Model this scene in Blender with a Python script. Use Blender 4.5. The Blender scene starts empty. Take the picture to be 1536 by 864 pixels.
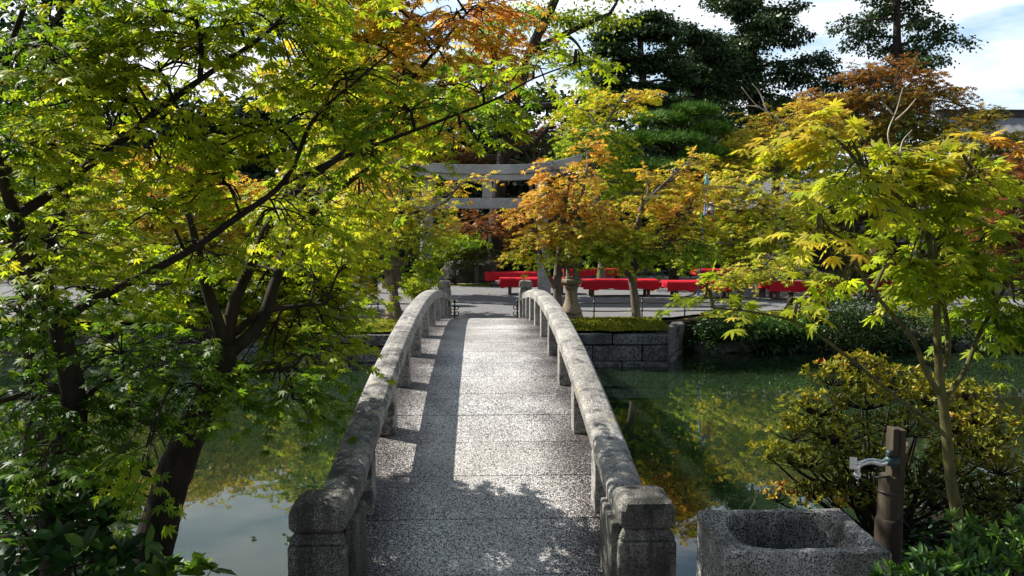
import bpy, math
import numpy as np
from mathutils import Vector

R = math.radians
rng = np.random.default_rng(7)
scene = bpy.context.scene
COL = scene.collection

# ------------------------------------------------------------------ camera
F_PX, CX, CY = 1160.0, 768.0, 432.0
PITCH = math.atan((432 - 342) / F_PX)
YAW = math.atan((768 - 728.7) / F_PX)
EYE = np.array([0.013, 0.0, 1.68])
cam = bpy.data.cameras.new('camera')
cam.sensor_width = 36.0
cam.lens = 36.0 * F_PX / 1536.0
cam.clip_end = 2000.0
cam.clip_start = 0.05
cam_o = bpy.data.objects.new('camera', cam)
cam_o.location = EYE
cam_o.rotation_euler = (math.pi / 2 - PITCH, 0, -YAW)
COL.objects.link(cam_o)
scene.camera = cam_o

# ------------------------------------------------------------------ light
SUN_EL, SUN_AZ_OFF = 42.5, 25.0            # sun ahead-left
sdir = Vector((-math.cos(R(SUN_AZ_OFF)) * math.cos(R(SUN_EL)), math.sin(R(SUN_AZ_OFF)) * math.cos(R(SUN_EL)), math.sin(R(SUN_EL))))
sun = bpy.data.lights.new('sun', 'SUN')
sun.energy = 5.0
sun.angle = R(0.5)
sun.color = (1.0, 0.95, 0.86)
sun_o = bpy.data.objects.new('sun', sun)
sun_o.rotation_euler = sdir.to_track_quat('Z', 'Y').to_euler()
sun_o.location = (-20, 10, 30)
COL.objects.link(sun_o)

world = bpy.data.worlds.new('World')
scene.world = world
world.use_nodes = True
wn, wl = world.node_tree.nodes, world.node_tree.links
wn.clear()
wo = wn.new('ShaderNodeOutputWorld'); wb = wn.new('ShaderNodeBackground')
sky = wn.new('ShaderNodeTexSky'); sky.sky_type = 'NISHITA'; sky.sun_disc = False
sky.sun_elevation = R(SUN_EL); sky.sun_rotation = math.atan2(sdir.x, sdir.y)
sky.air_density = 1.0; sky.dust_density = 1.0; sky.ozone_density = 1.5
wtc = wn.new('ShaderNodeTexCoord')
wmap = wn.new('ShaderNodeMapping'); wmap.inputs['Scale'].default_value = (1.6, 1.6, 6.5)
wmap.inputs['Location'].default_value = (0.35, 0.2, 0.1)
wno = wn.new('ShaderNodeTexNoise'); wno.inputs['Scale'].default_value = 2.1; wno.inputs['Detail'].default_value = 7; wno.inputs['Roughness'].default_value = 0.55
wrp = wn.new('ShaderNodeValToRGB'); wrp.color_ramp.elements[0].position = 0.33; wrp.color_ramp.elements[0].color = (0, 0, 0, 1); wrp.color_ramp.elements[1].position = 0.54
wsep = wn.new('ShaderNodeSeparateXYZ')
wmr = wn.new('ShaderNodeMapRange'); wmr.inputs['From Min'].default_value = 0.30; wmr.inputs['From Max'].default_value = 0.54
wmr.inputs['To Min'].default_value = 1.0; wmr.inputs['To Max'].default_value = 0.10
wmul = wn.new('ShaderNodeMath'); wmul.operation = 'MULTIPLY'
wmix = wn.new('ShaderNodeMixRGB'); wmix.inputs['Color2'].default_value = (13.5, 13.8, 14.2, 1)
wl.new(wtc.outputs['Generated'], wmap.inputs['Vector']); wl.new(wmap.outputs[0], wno.inputs['Vector'])
wl.new(wno.outputs['Fac'], wrp.inputs['Fac']); wl.new(wtc.outputs['Generated'], wsep.inputs[0])
wl.new(wsep.outputs['Z'], wmr.inputs['Value']); wl.new(wrp.outputs['Color'], wmul.inputs[0]); wl.new(wmr.outputs[0], wmul.inputs[1])
whz = wn.new('ShaderNodeMixRGB'); whz.inputs['Color2'].default_value = (7.2, 11.2, 14.8, 1)
whm = wn.new('ShaderNodeMath'); whm.operation = 'MULTIPLY'; whm.inputs[1].default_value = 0.5
wl.new(wmr.outputs[0], whm.inputs[0]); wl.new(whm.outputs[0], whz.inputs['Fac']); wl.new(sky.outputs[0], whz.inputs['Color1'])
wl.new(wmul.outputs[0], wmix.inputs['Fac']); wl.new(whz.outputs[0], wmix.inputs['Color1'])
wl.new(wmix.outputs[0], wb.inputs['Color']); wl.new(wb.outputs[0], wo.inputs['Surface'])
wb.inputs['Strength'].default_value = 0.056

scene.view_settings.view_transform = 'Standard'
scene.view_settings.look = 'None'
scene.view_settings.gamma = 1.0
scene.view_settings.exposure = 0.85
scene.view_settings.use_curve_mapping = False
scene.render.engine = 'CYCLES'
scene.cycles.max_bounces = 8
scene.cycles.diffuse_bounces = 6
scene.cycles.transmission_bounces = 4
scene.cycles.transparent_max_bounces = 4

# ------------------------------------------------------------------ picture -> world
_c, _s = math.cos(PITCH), math.sin(PITCH)
def ray(px, py):
    a, b = (px - CX) / F_PX, (CY - py) / F_PX
    v = np.array([a, _c + b * _s, -_s + b * _c])
    cy, sy = math.cos(YAW), math.sin(YAW)
    return np.array([v[0] * cy + v[1] * sy, -v[0] * sy + v[1] * cy, v[2]])
def P(px, py, y):
    r = ray(px, py); return EYE + r * (y / r[1])
def G(px, py, z=0.0):
    r = ray(px, py); return EYE + r * ((z - EYE[2]) / r[2])

# ------------------------------------------------------------------ object helpers
def tag(o, label=None, cat=None, group=None, kind=None):
    if label: o['label'] = label
    if cat: o['category'] = cat
    if group: o['group'] = group
    if kind: o['kind'] = kind
    return o
def thing(name, loc, label, cat, group=None):
    o = bpy.data.objects.new(name, None)
    o.empty_display_size = 0.1
    o.location = loc
    COL.objects.link(o)
    return tag(o, label, cat, group)
def world_loc(o):
    v = np.zeros(3)
    while o is not None:
        v += np.array(o.location); o = o.parent
    return v
def link_mesh(name, me, mat, parent=None, bevel=0):
    o = bpy.data.objects.new(name, me)
    if mat: me.materials.append(mat)
    COL.objects.link(o)
    if parent is not None: o.parent = parent
    if bevel:
        m = o.modifiers.new('bevel', 'BEVEL'); m.width = bevel; m.segments = 2; m.limit_method = 'ANGLE'; m.angle_limit = R(40)
    return o

class MB:
    """collects shapes (world coordinates) for one mesh"""
    def __init__(s): s.v = []; s.f = []; s.sm = []
    def add(s, verts, faces, smooth=False):
        n = len(s.v); s.v += [tuple(map(float, p)) for p in verts]
        s.f += [tuple(i + n for i in f) for f in faces]; s.sm += [smooth] * len(faces)
        return s
    def box(s, c, size, rz=0, taper=1.0, tilt=None):
        x, y, z = [k / 2 for k in size]
        pts = []
        for dz in (-1, 1):
            t = taper if dz > 0 else 1
            for a, b in ((-1, -1), (1, -1), (1, 1), (-1, 1)):
                p = Vector((a * x * t, b * y * t, dz * z))
                if tilt is not None: p = tilt @ p
                pts.append((c[0] + p.x * math.cos(rz) - p.y * math.sin(rz), c[1] + p.x * math.sin(rz) + p.y * math.cos(rz), c[2] + p.z))
        return s.add(pts, [(3, 2, 1, 0), (4, 5, 6, 7), (0, 1, 5, 4), (1, 2, 6, 5), (2, 3, 7, 6), (3, 0, 4, 7)])
    def sweep(s, path, section, smooth=False, up=None):
        """path points, section list of (side, up) offsets; y-forward path with side = x"""
        n = len(section); pts = []
        for p in path:
            for a, b in section: pts.append((p[0] + a, p[1], p[2] + b))
        f = [(i * n + k, i * n + (k + 1) % n, (i + 1) * n + (k + 1) % n, (i + 1) * n + k) for i in range(len(path) - 1) for k in range(n)]
        f.append(tuple(range(n - 1, -1, -1))); f.append(tuple((len(path) - 1) * n + k for k in range(n)))
        return s.add(pts, f, smooth)
    def tube(s, path, radii, n=8, smooth=True, rough=0.0):
        path = [np.asarray(p, float) for p in path]
        m = len(path); pts = []
        ref = np.array([0.31, 0.95, 0.05])
        for i, p in enumerate(path):
            t = path[min(i + 1, m - 1)] - path[max(i - 1, 0)]
            t = t / (np.linalg.norm(t) + 1e-9)
            a = np.cross(t, ref); na = np.linalg.norm(a)
            if na < 0.05: a = np.cross(t, np.array([1, 0, 0])); na = np.linalg.norm(a)
            a /= na; b = np.cross(t, a)
            for k in range(n):
                an = 2 * math.pi * k / n
                r = radii[i] * (1 + (rng.random() - .5) * rough)
                pts.append(p + r * (math.cos(an) * a + math.sin(an) * b))
        f = [(i * n + k, i * n + (k + 1) % n, (i + 1) * n + (k + 1) % n, (i + 1) * n + k) for i in range(m - 1) for k in range(n)]
        f.append(tuple(range(n - 1, -1, -1))); f.append(tuple((m - 1) * n + k for k in range(n)))
        return s.add(pts, f, smooth)
    def lathe(s, c, prof, n=16, smooth=True, sx=1, sy=1, rot=0):
        pts = []
        for r, z in prof:
            for k in range(n):
                a = 2 * math.pi * k / n + rot
                pts.append((c[0] + r * math.cos(a) * sx, c[1] + r * math.sin(a) * sy, c[2] + z))
        m = len(prof)
        f = [(i * n + k, i * n + (k + 1) % n, (i + 1) * n + (k + 1) % n, (i + 1) * n + k) for i in range(m - 1) for k in range(n)]
        f.append(tuple(range(n - 1, -1, -1))); f.append(tuple((m - 1) * n + k for k in range(n)))
        return s.add(pts, f, smooth)
    def build(s, name, mat, parent=None, bevel=0):
        off = world_loc(parent) if parent is not None else np.zeros(3)
        me = bpy.data.meshes.new(name)
        me.from_pydata([(p[0] - off[0], p[1] - off[1], p[2] - off[2]) for p in s.v], [], s.f)
        me.polygons.foreach_set('use_smooth', s.sm)
        me.update()
        return link_mesh(name, me, mat, parent, bevel)

def smooth_path(pts, sub=4):
    p = np.asarray(pts, float)
    if len(p) < 3:
        t = np.linspace(0, 1, sub + 1)[:, None]; return p[0] + (p[-1] - p[0]) * t
    q = np.vstack([2 * p[0] - p[1], p, 2 * p[-1] - p[-2]])
    out = []
    for i in range(1, len(q) - 2):
        for k in range(sub):
            t = k / sub
            out.append(0.5 * (2 * q[i] + (q[i + 1] - q[i - 1]) * t + (2 * q[i - 1] - 5 * q[i] + 4 * q[i + 1] - q[i + 2]) * t * t + (3 * q[i] - q[i - 1] - 3 * q[i + 1] + q[i + 2]) * t ** 3))
    out.append(q[-2]); return np.array(out)

# ------------------------------------------------------------------ material helpers
def new_mat(name):
    m = bpy.data.materials.new(name); m.use_nodes = True
    nt = m.node_tree; nt.nodes.clear()
    out = nt.nodes.new('ShaderNodeOutputMaterial')
    return m, nt, out
def N(nt, typ, **kw):
    n = nt.nodes.new(typ)
    for k, v in kw.items():
        if k in n.inputs: n.inputs[k].default_value = v
        else: setattr(n, k, v)
    return n
def ramp(nt, fac, stops, interp='LINEAR'):
    r = nt.nodes.new('ShaderNodeValToRGB'); cr = r.color_ramp; cr.interpolation = interp
    while len(cr.elements) < len(stops): cr.elements.new(0.5)
    for e, (p, c) in zip(cr.elements, stops):
        e.position = p; e.color = tuple(c) + (1,) if len(c) == 3 else c
    nt.links.new(fac, r.inputs['Fac']); return r.outputs['Color']
def mixc(nt, fac, a, b, mode='MIX'):
    m = nt.nodes.new('ShaderNodeMixRGB'); m.blend_type = mode
    for sock, v in (('Fac', fac), ('Color1', a), ('Color2', b)):
        if hasattr(v, 'is_linked'): nt.links.new(v, m.inputs[sock])
        elif isinstance(v, (int, float)): m.inputs[sock].default_value = v
        else: m.inputs[sock].default_value = tuple(v) + (1,)
    return m.outputs['Color']
def math_n(nt, op, a, b=None):
    m = nt.nodes.new('ShaderNodeMath'); m.operation = op
    for i, v in enumerate((a, b)):
        if v is None: continue
        if hasattr(v, 'is_linked'): nt.links.new(v, m.inputs[i])
        else: m.inputs[i].default_value = v
    return m.outputs[0]
def noise(nt, vec, scale, detail=4, rough=0.5):
    n = N(nt, 'ShaderNodeTexNoise', Scale=scale, Detail=detail, Roughness=rough)
    nt.links.new(vec, n.inputs['Vector']); return n.outputs['Fac']
def obj_co(nt): return N(nt, 'ShaderNodeTexCoord').outputs['Object']
def geo_pos(nt): return N(nt, 'ShaderNodeNewGeometry').outputs['Position']
def finish(nt, out, col, rough=0.8, bump=None, bump_s=0.3, bump_d=0.01, spec=0.3, metal=0):
    b = N(nt, 'ShaderNodeBsdfPrincipled')
    if hasattr(col, 'is_linked'): nt.links.new(col, b.inputs['Base Color'])
    else: b.inputs['Base Color'].default_value = tuple(col) + (1,)
    if hasattr(rough, 'is_linked'): nt.links.new(rough, b.inputs['Roughness'])
    else: b.inputs['Roughness'].default_value = rough
    b.inputs['Specular IOR Level'].default_value = spec
    b.inputs['Metallic'].default_value = metal
    if bump is not None:
        bp = N(nt, 'ShaderNodeBump', Strength=bump_s, Distance=bump_d)
        nt.links.new(bump, bp.inputs['Height']); nt.links.new(bp.outputs[0], b.inputs['Normal'])
    nt.links.new(b.outputs[0], out.inputs['Surface'])
    return b

def granite(name, light, dark, stain, speck=150, stain_amt=0.5, stain_scale=3.0, rough=0.75, edge=None, tan=None, cut=(0.42, 0.58), streak=0.0, mottle=0.3):
    m, nt, out = new_mat(name)
    co = geo_pos(nt)
    sp = math_n(nt, 'ADD', math_n(nt, 'MULTIPLY', noise(nt, co, speck, 2, 0.6), 0.8), math_n(nt, 'MULTIPLY', noise(nt, co, speck * 0.4, 2, 0.5), 0.2))
    br = noise(nt, co, 1.3, 5, 0.6)                    # broad worn and dirty patches move the balance of the grains
    sp = math_n(nt, 'ADD', sp, math_n(nt, 'MULTIPLY', math_n(nt, 'SUBTRACT', br, 0.5), mottle))
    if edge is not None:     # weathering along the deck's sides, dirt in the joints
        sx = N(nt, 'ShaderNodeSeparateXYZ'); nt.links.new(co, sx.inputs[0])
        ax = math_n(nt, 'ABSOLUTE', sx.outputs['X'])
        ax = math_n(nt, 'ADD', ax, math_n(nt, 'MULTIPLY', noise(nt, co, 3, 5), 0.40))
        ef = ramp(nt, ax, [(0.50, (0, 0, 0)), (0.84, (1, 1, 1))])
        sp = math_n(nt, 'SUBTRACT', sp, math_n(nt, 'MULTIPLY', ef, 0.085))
    col = ramp(nt, sp, [(cut[0], dark), (cut[1], light)])
    st = noise(nt, co, stain_scale, 6, 0.65)
    sf = ramp(nt, st, [(0.44, (0, 0, 0)), (0.66, (1, 1, 1))])
    col = mixc(nt, math_n(nt, 'MULTIPLY', sf, stain_amt), col, stain)
    if tan is not None:
        sx2 = N(nt, 'ShaderNodeSeparateXYZ'); nt.links.new(co, sx2.inputs[0])
        ny = N(nt, 'ShaderNodeMapRange'); nt.links.new(sx2.outputs['Y'], ny.inputs['Value'])
        for k_, v_ in (('From Min', 3.4), ('From Max', 8.0), ('To Min', .13), ('To Max', 0)): ny.inputs[k_].default_value = v_
        nx = N(nt, 'ShaderNodeMapRange'); nt.links.new(sx2.outputs['X'], nx.inputs['Value'])
        for k_, v_ in (('From Min', -.2), ('From Max', .2), ('To Min', 1), ('To Max', .25)): nx.inputs[k_].default_value = v_
        lm = math_n(nt, 'ADD', noise(nt, co, 9, 6, .7), math_n(nt, 'MULTIPLY', ny.outputs[0], nx.outputs[0]))
        lf2 = ramp(nt, lm, [(0.56, (0, 0, 0)), (0.66, (1, 1, 1))])
        col = mixc(nt, math_n(nt, 'MULTIPLY', lf2, .85), col, (.05, .046, .048))
    if streak:
        mp = N(nt, 'ShaderNodeMapping', Scale=(16, 16, 1.6)); nt.links.new(co, mp.inputs['Vector'])
        kf = ramp(nt, noise(nt, mp.outputs[0], 1.0, 5, .6), [(0.45, (0, 0, 0)), (0.62, (1, 1, 1))])
        col = mixc(nt, math_n(nt, 'MULTIPLY', kf, streak), col, tuple(c * .6 for c in stain))
    if tan is not None:      # round lichen rosettes
        vo = N(nt, 'ShaderNodeTexVoronoi', Scale=5.5); nt.links.new(co, vo.inputs['Vector'])
        d = math_n(nt, 'ADD', vo.outputs['Distance'], math_n(nt, 'MULTIPLY', noise(nt, co, 40, 3), 0.12))
        lf = ramp(nt, d, [(0.16, (1, 1, 1)), (0.24, (0, 0, 0))])
        col = mixc(nt, math_n(nt, 'MULTIPLY', lf, 0.7), col, tan)
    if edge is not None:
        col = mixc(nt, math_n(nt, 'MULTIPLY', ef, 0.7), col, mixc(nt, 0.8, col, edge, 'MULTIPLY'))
        pat = ramp(nt, noise(nt, co, 0.9, 3, .5), [(0.42, (.74, .72, .70)), (0.6, (1, 1, 1))])
        col = mixc(nt, 1.0, col, pat, 'MULTIPLY')
    bmp = math_n(nt, 'ADD', noise(nt, co, speck * 0.7, 3), math_n(nt, 'MULTIPLY', st, 2.5))
    finish(nt, out, col, rough, bmp, 0.5, 0.008, 0.35)
    return m

M = {}
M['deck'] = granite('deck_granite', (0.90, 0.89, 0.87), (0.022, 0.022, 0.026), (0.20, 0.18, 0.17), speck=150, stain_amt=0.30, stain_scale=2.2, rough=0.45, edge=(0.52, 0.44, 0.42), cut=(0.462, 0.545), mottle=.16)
M['rail'] = granite('rail_granite', (0.56, 0.54, 0.50), (0.12, 0.11, 0.10), (0.075, 0.07, 0.068), speck=150, stain_amt=0.65, stain_scale=4.0, tan=(0.36, 0.33, 0.2), streak=.25, mottle=.3)
M['post'] = granite('post_granite', (0.25, 0.24, 0.215), (0.04, 0.038, 0.036), (0.018, 0.02, 0.014), speck=170, stain_amt=0.85, stain_scale=6, streak=.7, mottle=.5)
M['basin'] = granite('basin_granite', (0.50, 0.49, 0.47), (0.025, 0.025, 0.025), (0.045, 0.045, 0.038), speck=150, stain_amt=0.6, stain_scale=5, streak=.5, cut=(.45, .57), mottle=.35)
M['torii'] = granite('torii_granite', (0.47, 0.47, 0.475), (0.19, 0.19, 0.195), (0.15, 0.15, 0.15), speck=60, stain_amt=0.5, stain_scale=3)
M['lantern'] = granite('lantern_stone', (0.36, 0.28, 0.19), (0.15, 0.12, 0.09), (0.10, 0.09, 0.06), speck=60, stain_amt=0.6, stain_scale=4)
M['wall'] = granite('wall_stone', (0.21, 0.215, 0.21), (0.05, 0.05, 0.05), (0.02, 0.024, 0.016), speck=30, stain_amt=0.85, stain_scale=2.2)
M['rock'] = granite('rock_stone', (0.10, 0.095, 0.085), (0.04, 0.04, 0.035), (0.02, 0.03, 0.01), speck=25, stain_amt=0.9, stain_scale=2.5)

def plain(name, col, rough=0.7, var=0.3, scale=12, bump=0.3, spec=0.3, metal=0, stretch=None):
    m, nt, out = new_mat(name)
    co = obj_co(nt)
    if stretch:
        mp = N(nt, 'ShaderNodeMapping', Scale=stretch); nt.links.new(co, mp.inputs['Vector']); co = mp.outputs[0]
    n = noise(nt, co, scale, 6, 0.6)
    a = tuple(c * (1 - var) for c in col); b = tuple(min(1, c * (1 + var)) for c in col)
    finish(nt, out, ramp(nt, n, [(0.3, a), (0.7, b)]), rough, n, bump, 0.01, spec, metal)
    return m
M['bark_dark'] = plain('dark_bark', (0.028, 0.022, 0.017), 0.9, 0.6, 14, 0.8, 0.2, 0, (1, 1, 0.3))
M['bark_green'] = plain('green_bark', (0.085, 0.08, 0.028), 0.85, 0.7, 26, 0.6, 0.2, 0, (1, 1, 0.5))
M['bark_grey'] = plain('grey_bark', (0.13, 0.11, 0.085), 0.9, 0.5, 16, 0.7, 0.2, 0, (1, 1, 0.3))
M['bark_pale'] = plain('pale_bark', (0.42, 0.36, 0.27), 0.8, 0.3, 18, 0.4)
M['wood_post'] = plain('weathered_wood', (0.06, 0.048, 0.034), 0.85, 0.45, 20, 0.7, 0.2, 0, (1, 1, 0.12))
M['wood_dark'] = plain('dark_wood', (0.030, 0.024, 0.020), 0.75, 0.4, 10, 0.4, 0.3, 0, (1, 1, 0.2))
M['iron'] = plain('black_iron', (0.02, 0.02, 0.022), 0.5, 0.4, 30, 0.3, 0.5)
M['chrome'] = plain('chrome_metal', (0.72, 0.73, 0.74), 0.18, 0.06, 20, 0.0, 0.5, 1.0)
M['valve'] = plain('green_brass', (0.025, 0.055, 0.058), 0.45, 0.3, 40, 0.2, 0.5, 0.3)
M['red'] = plain('red_felt', (0.46, 0.014, 0.026), 0.9, 0.15, 25, 0.25, 0.15)
M['bench_wood'] = plain('bench_wood', (0.10, 0.07, 0.05), 0.8, 0.35, 10, 0.4, 0.3, 0, (0.2, 1, 1))
M['soil'] = plain('dark_soil', (0.018, 0.016, 0.011), 0.95, 0.5, 3, 0.6, 0.03)
M['white'] = plain('white_plaster', (0.70, 0.70, 0.67), 0.85, 0.08, 3, 0.1)
M['roof'] = plain('roof_tile', (0.17, 0.18, 0.19), 0.6, 0.25, 6, 0.3)
M['glass'] = plain('window_glass', (0.05, 0.07, 0.07), 0.08, 0.2, 3, 0.0, 0.6)
M['blue'] = plain('blue_paint', (0.05, 0.16, 0.45), 0.5, 0.1, 10, 0.1)
M['teal'] = plain('teal_paint', (0.08, 0.42, 0.50), 0.5, 0.1, 10, 0.1)
M['trouser'] = plain('dark_cloth', (0.018, 0.018, 0.024), 0.85, 0.3, 30, 0.3)
M['skin'] = plain('skin', (0.50, 0.30, 0.21), 0.55, 0.1, 8, 0.05)
M['hair'] = plain('dark_hair', (0.015, 0.012, 0.01), 0.6, 0.3, 40, 0.3)
M['grey_hair'] = plain('grey_hair', (0.35, 0.33, 0.31), 0.6, 0.3, 40, 0.3)
M['jacket'] = plain('brown_cloth', (0.10, 0.08, 0.06), 0.85, 0.3, 20, 0.3)
FLAG = {'white': (0.72, 0.72, 0.70), 'purple': (0.09, 0.05, 0.30), 'yellow': (0.72, 0.46, 0.02), 'green': (0.03, 0.32, 0.10), 'red': (0.62, 0.03, 0.02)}
for k, c in FLAG.items(): M['flag_' + k] = plain(k + '_banner_cloth', c, 0.8, 0.08, 10, 0.1)

def leaf_mat(name, stops, trans=0.45, rough=0.45, jit=0.14, spec=0.25, bright=1.0):
    m, nt, out = new_mat(name)
    at = N(nt, 'ShaderNodeAttribute'); at.attribute_name = 'tint'
    ge = N(nt, 'ShaderNodeNewGeometry')
    rnd = ge.outputs['Random Per Island']
    t = math_n(nt, 'ADD', at.outputs['Fac'], math_n(nt, 'MULTIPLY', math_n(nt, 'SUBTRACT', rnd, 0.5), jit))
    col = ramp(nt, t, stops)
    w = N(nt, 'ShaderNodeTexWhiteNoise'); w.noise_dimensions = '1D'; nt.links.new(rnd, w.inputs['W'])
    val = math_n(nt, 'ADD', math_n(nt, 'MULTIPLY', w.outputs['Value'], 0.75 * bright), 0.62 * bright)
    col = mixc(nt, 1.0, col, val, 'MULTIPLY')
    b = N(nt, 'ShaderNodeBsdfPrincipled', Roughness=rough); b.inputs['Specular IOR Level'].default_value = spec
    nt.links.new(col, b.inputs['Base Color'])
    tr = N(nt, 'ShaderNodeBsdfTranslucent')
    nt.links.new(mixc(nt, 1.0, col, (1.15, 1.15, 0.6), 'MULTIPLY'), tr.inputs['Color'])
    mx = N(nt, 'ShaderNodeMixShader', Fac=trans)
    nt.links.new(b.outputs[0], mx.inputs[1]); nt.links.new(tr.outputs[0], mx.inputs[2]); nt.links.new(mx.outputs[0], out.inputs['Surface'])
    return m
MAPLE_STOPS = [(0.0, (0.025, 0.065, 0.010)), (0.22, (0.11, 0.21, 0.014)), (0.42, (0.37, 0.44, 0.026)), (0.58, (0.53, 0.43, 0.050)), (0.74, (0.64, 0.34, 0.080)), (0.88, (0.44, 0.14, 0.04)), (1.0, (0.20, 0.04, 0.025))]
M['maple'] = leaf_mat('maple_leaf', MAPLE_STOPS, 0.56, bright=1.1)
M['maple_far'] = leaf_mat('small_maple_leaf', MAPLE_STOPS, 0.48, 0.5, 0.24, bright=1.2)
M['bronze'] = leaf_mat('bronze_leaf', [(0.0, (0.025, 0.045, 0.010)), (0.4, (0.11, 0.13, 0.014)), (0.62, (0.24, 0.17, 0.018)), (0.8, (0.27, 0.12, 0.022)), (1.0, (0.20, 0.05, 0.02))], 0.35, 0.5, 0.2)
M['evergreen'] = leaf_mat('evergreen_leaf', [(0.0, (0.012, 0.028, 0.012)), (0.5, (0.035, 0.07, 0.018)), (1.0, (0.09, 0.13, 0.025))], 0.2, 0.4, 0.3)
M['needle'] = leaf_mat('pine_needle', [(0.0, (0.02, 0.06, 0.010)), (0.5, (0.09, 0.21, 0.02)), (1.0, (0.18, 0.32, 0.035))], 0.15, 0.5, 0.3)
M['azalea'] = leaf_mat('azalea_leaf', [(0.0, (0.02, 0.04, 0.01)), (0.35, (0.075, 0.10, 0.012)), (0.65, (0.27, 0.27, 0.018)), (0.85, (0.42, 0.27, 0.03)), (1.0, (0.36, 0.06, 0.02))], 0.3, 0.4, 0.16)
M['glossy'] = leaf_mat('glossy_leaf', [(0.0, (0.01, 0.03, 0.01)), (0.5, (0.035, 0.10, 0.018)), (1.0, (0.22, 0.38, 0.05))], 0.3, 0.42, 0.3, 0.4)

# ------------------------------------------------------------------ foliage machinery
def tpl_maple(lobes=7):
    angs = {7: [-128, -84, -42, 0, 42, 84, 128], 5: [-105, -50, 0, 50, 105]}[lobes]
    lens = {7: [.42, .78, .95, 1.0, .95, .78, .42], 5: [.6, .92, 1.0, .92, .6]}[lobes]
    v = [(0, 0, 0)]; f = []
    na = [angs[0] - 26] + [(angs[i] + angs[i + 1]) / 2 for i in range(lobes - 1)] + [angs[-1] + 26]
    for i, a in enumerate(na):
        r = 0.10 if i in (0, lobes) else 0.29
        v.append((r * math.cos(R(a)), r * math.sin(R(a)), 0.02))
    for i, (a, l) in enumerate(zip(angs, lens)):
        d = np.array([math.cos(R(a)), math.sin(R(a))]); n = np.array([-d[1], d[0]])
        w = 0.118 * l + 0.022
        for q, h in ((d * l * .56 - n * w, 0.02), (d * l, 0), (d * l * .56 + n * w, 0.02)): v.append((q[0], q[1], h))
        k = 1 + lobes + 1 + 3 * i
        f.append((0, 1 + i, k, k + 1, k + 2, 2 + i))
    v = np.array(v); r2 = v[:, 0] ** 2 + v[:, 1] ** 2
    v[:, 2] -= 0.22 * r2
    return v, np.array(f)
def tpl_star(k=3):
    v = [(0, 0, 0)]; f = []
    for a in np.linspace(-70, 70, k):
        d = np.array([math.cos(R(a)), math.sin(R(a))]); n = np.array([-d[1], d[0]])
        b = len(v)
        for q, h in ((d * .5 - n * .17, -.04), (d, -.25), (d * .5 + n * .17, -.04)): v.append((q[0], q[1], h))
        f.append((0, b, b + 1, b + 2))
    return np.array(v), np.array(f)
def tpl_oval(w=0.2, fold=0.08):
    v = np.array([(0, 0, 0), (.3, -w * .9, fold), (.7, -w * .8, fold * .6), (1, 0, -.08), (.7, w * .8, fold * .6), (.3, w * .9, fold)])
    return v, np.array([(0, 1, 2, 3), (0, 3, 4, 5)])
def tpl_quad(w=0.28):
    return np.array([(0, 0, 0), (.5, -w, .05), (1, 0, -.08), (.5, w, .05)]), np.array([(0, 1, 2, 3)])
T_M7, T_M5, T_S3, T_OV, T_NAR, T_Q, T_NEED = tpl_maple(7), tpl_maple(5), tpl_star(3), tpl_oval(0.26), tpl_oval(0.17), tpl_quad(0.32), tpl_quad(0.035)

def norm(a): return a / (np.linalg.norm(a, axis=-1, keepdims=True) + 1e-9)
def leaves_mesh(name, tpl, pos, xdir, nrm, scale, tint, mat, parent):
    tv, tf = tpl
    pos = np.asarray(pos, float) - (world_loc(parent) if parent is not None else 0)
    x = norm(np.asarray(xdir, float)); z = nrm - (nrm * x).sum(1, keepdims=True) * x; z = norm(z); y = np.cross(z, x)
    n, k = len(pos), len(tv)
    sc = np.asarray(scale)[:, None, None]
    v = pos[:, None, :] + sc * (tv[None, :, 0:1] * x[:, None, :] + tv[None, :, 1:2] * y[:, None, :] + tv[None, :, 2:3] * z[:, None, :])
    v = v.reshape(-1, 3)
    f = (tf[None] + (np.arange(n) * k)[:, None, None]).reshape(-1, tf.shape[1])
    me = bpy.data.meshes.new(name)
    me.vertices.add(len(v)); me.vertices.foreach_set('co', v.astype(np.float32).ravel())
    me.loops.add(f.size); me.loops.foreach_set('vertex_index', f.astype(np.int32).ravel())
    me.polygons.add(len(f)); me.polygons.foreach_set('loop_start', (np.arange(len(f)) * tf.shape[1]).astype(np.int32))
    a = me.attributes.new('tint', 'FLOAT', 'POINT')
    a.data.foreach_set('value', np.repeat(np.asarray(tint, np.float32), k))
    me.update(calc_edges=True); me.validate()
    return link_mesh(name, me, mat, parent)

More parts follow.
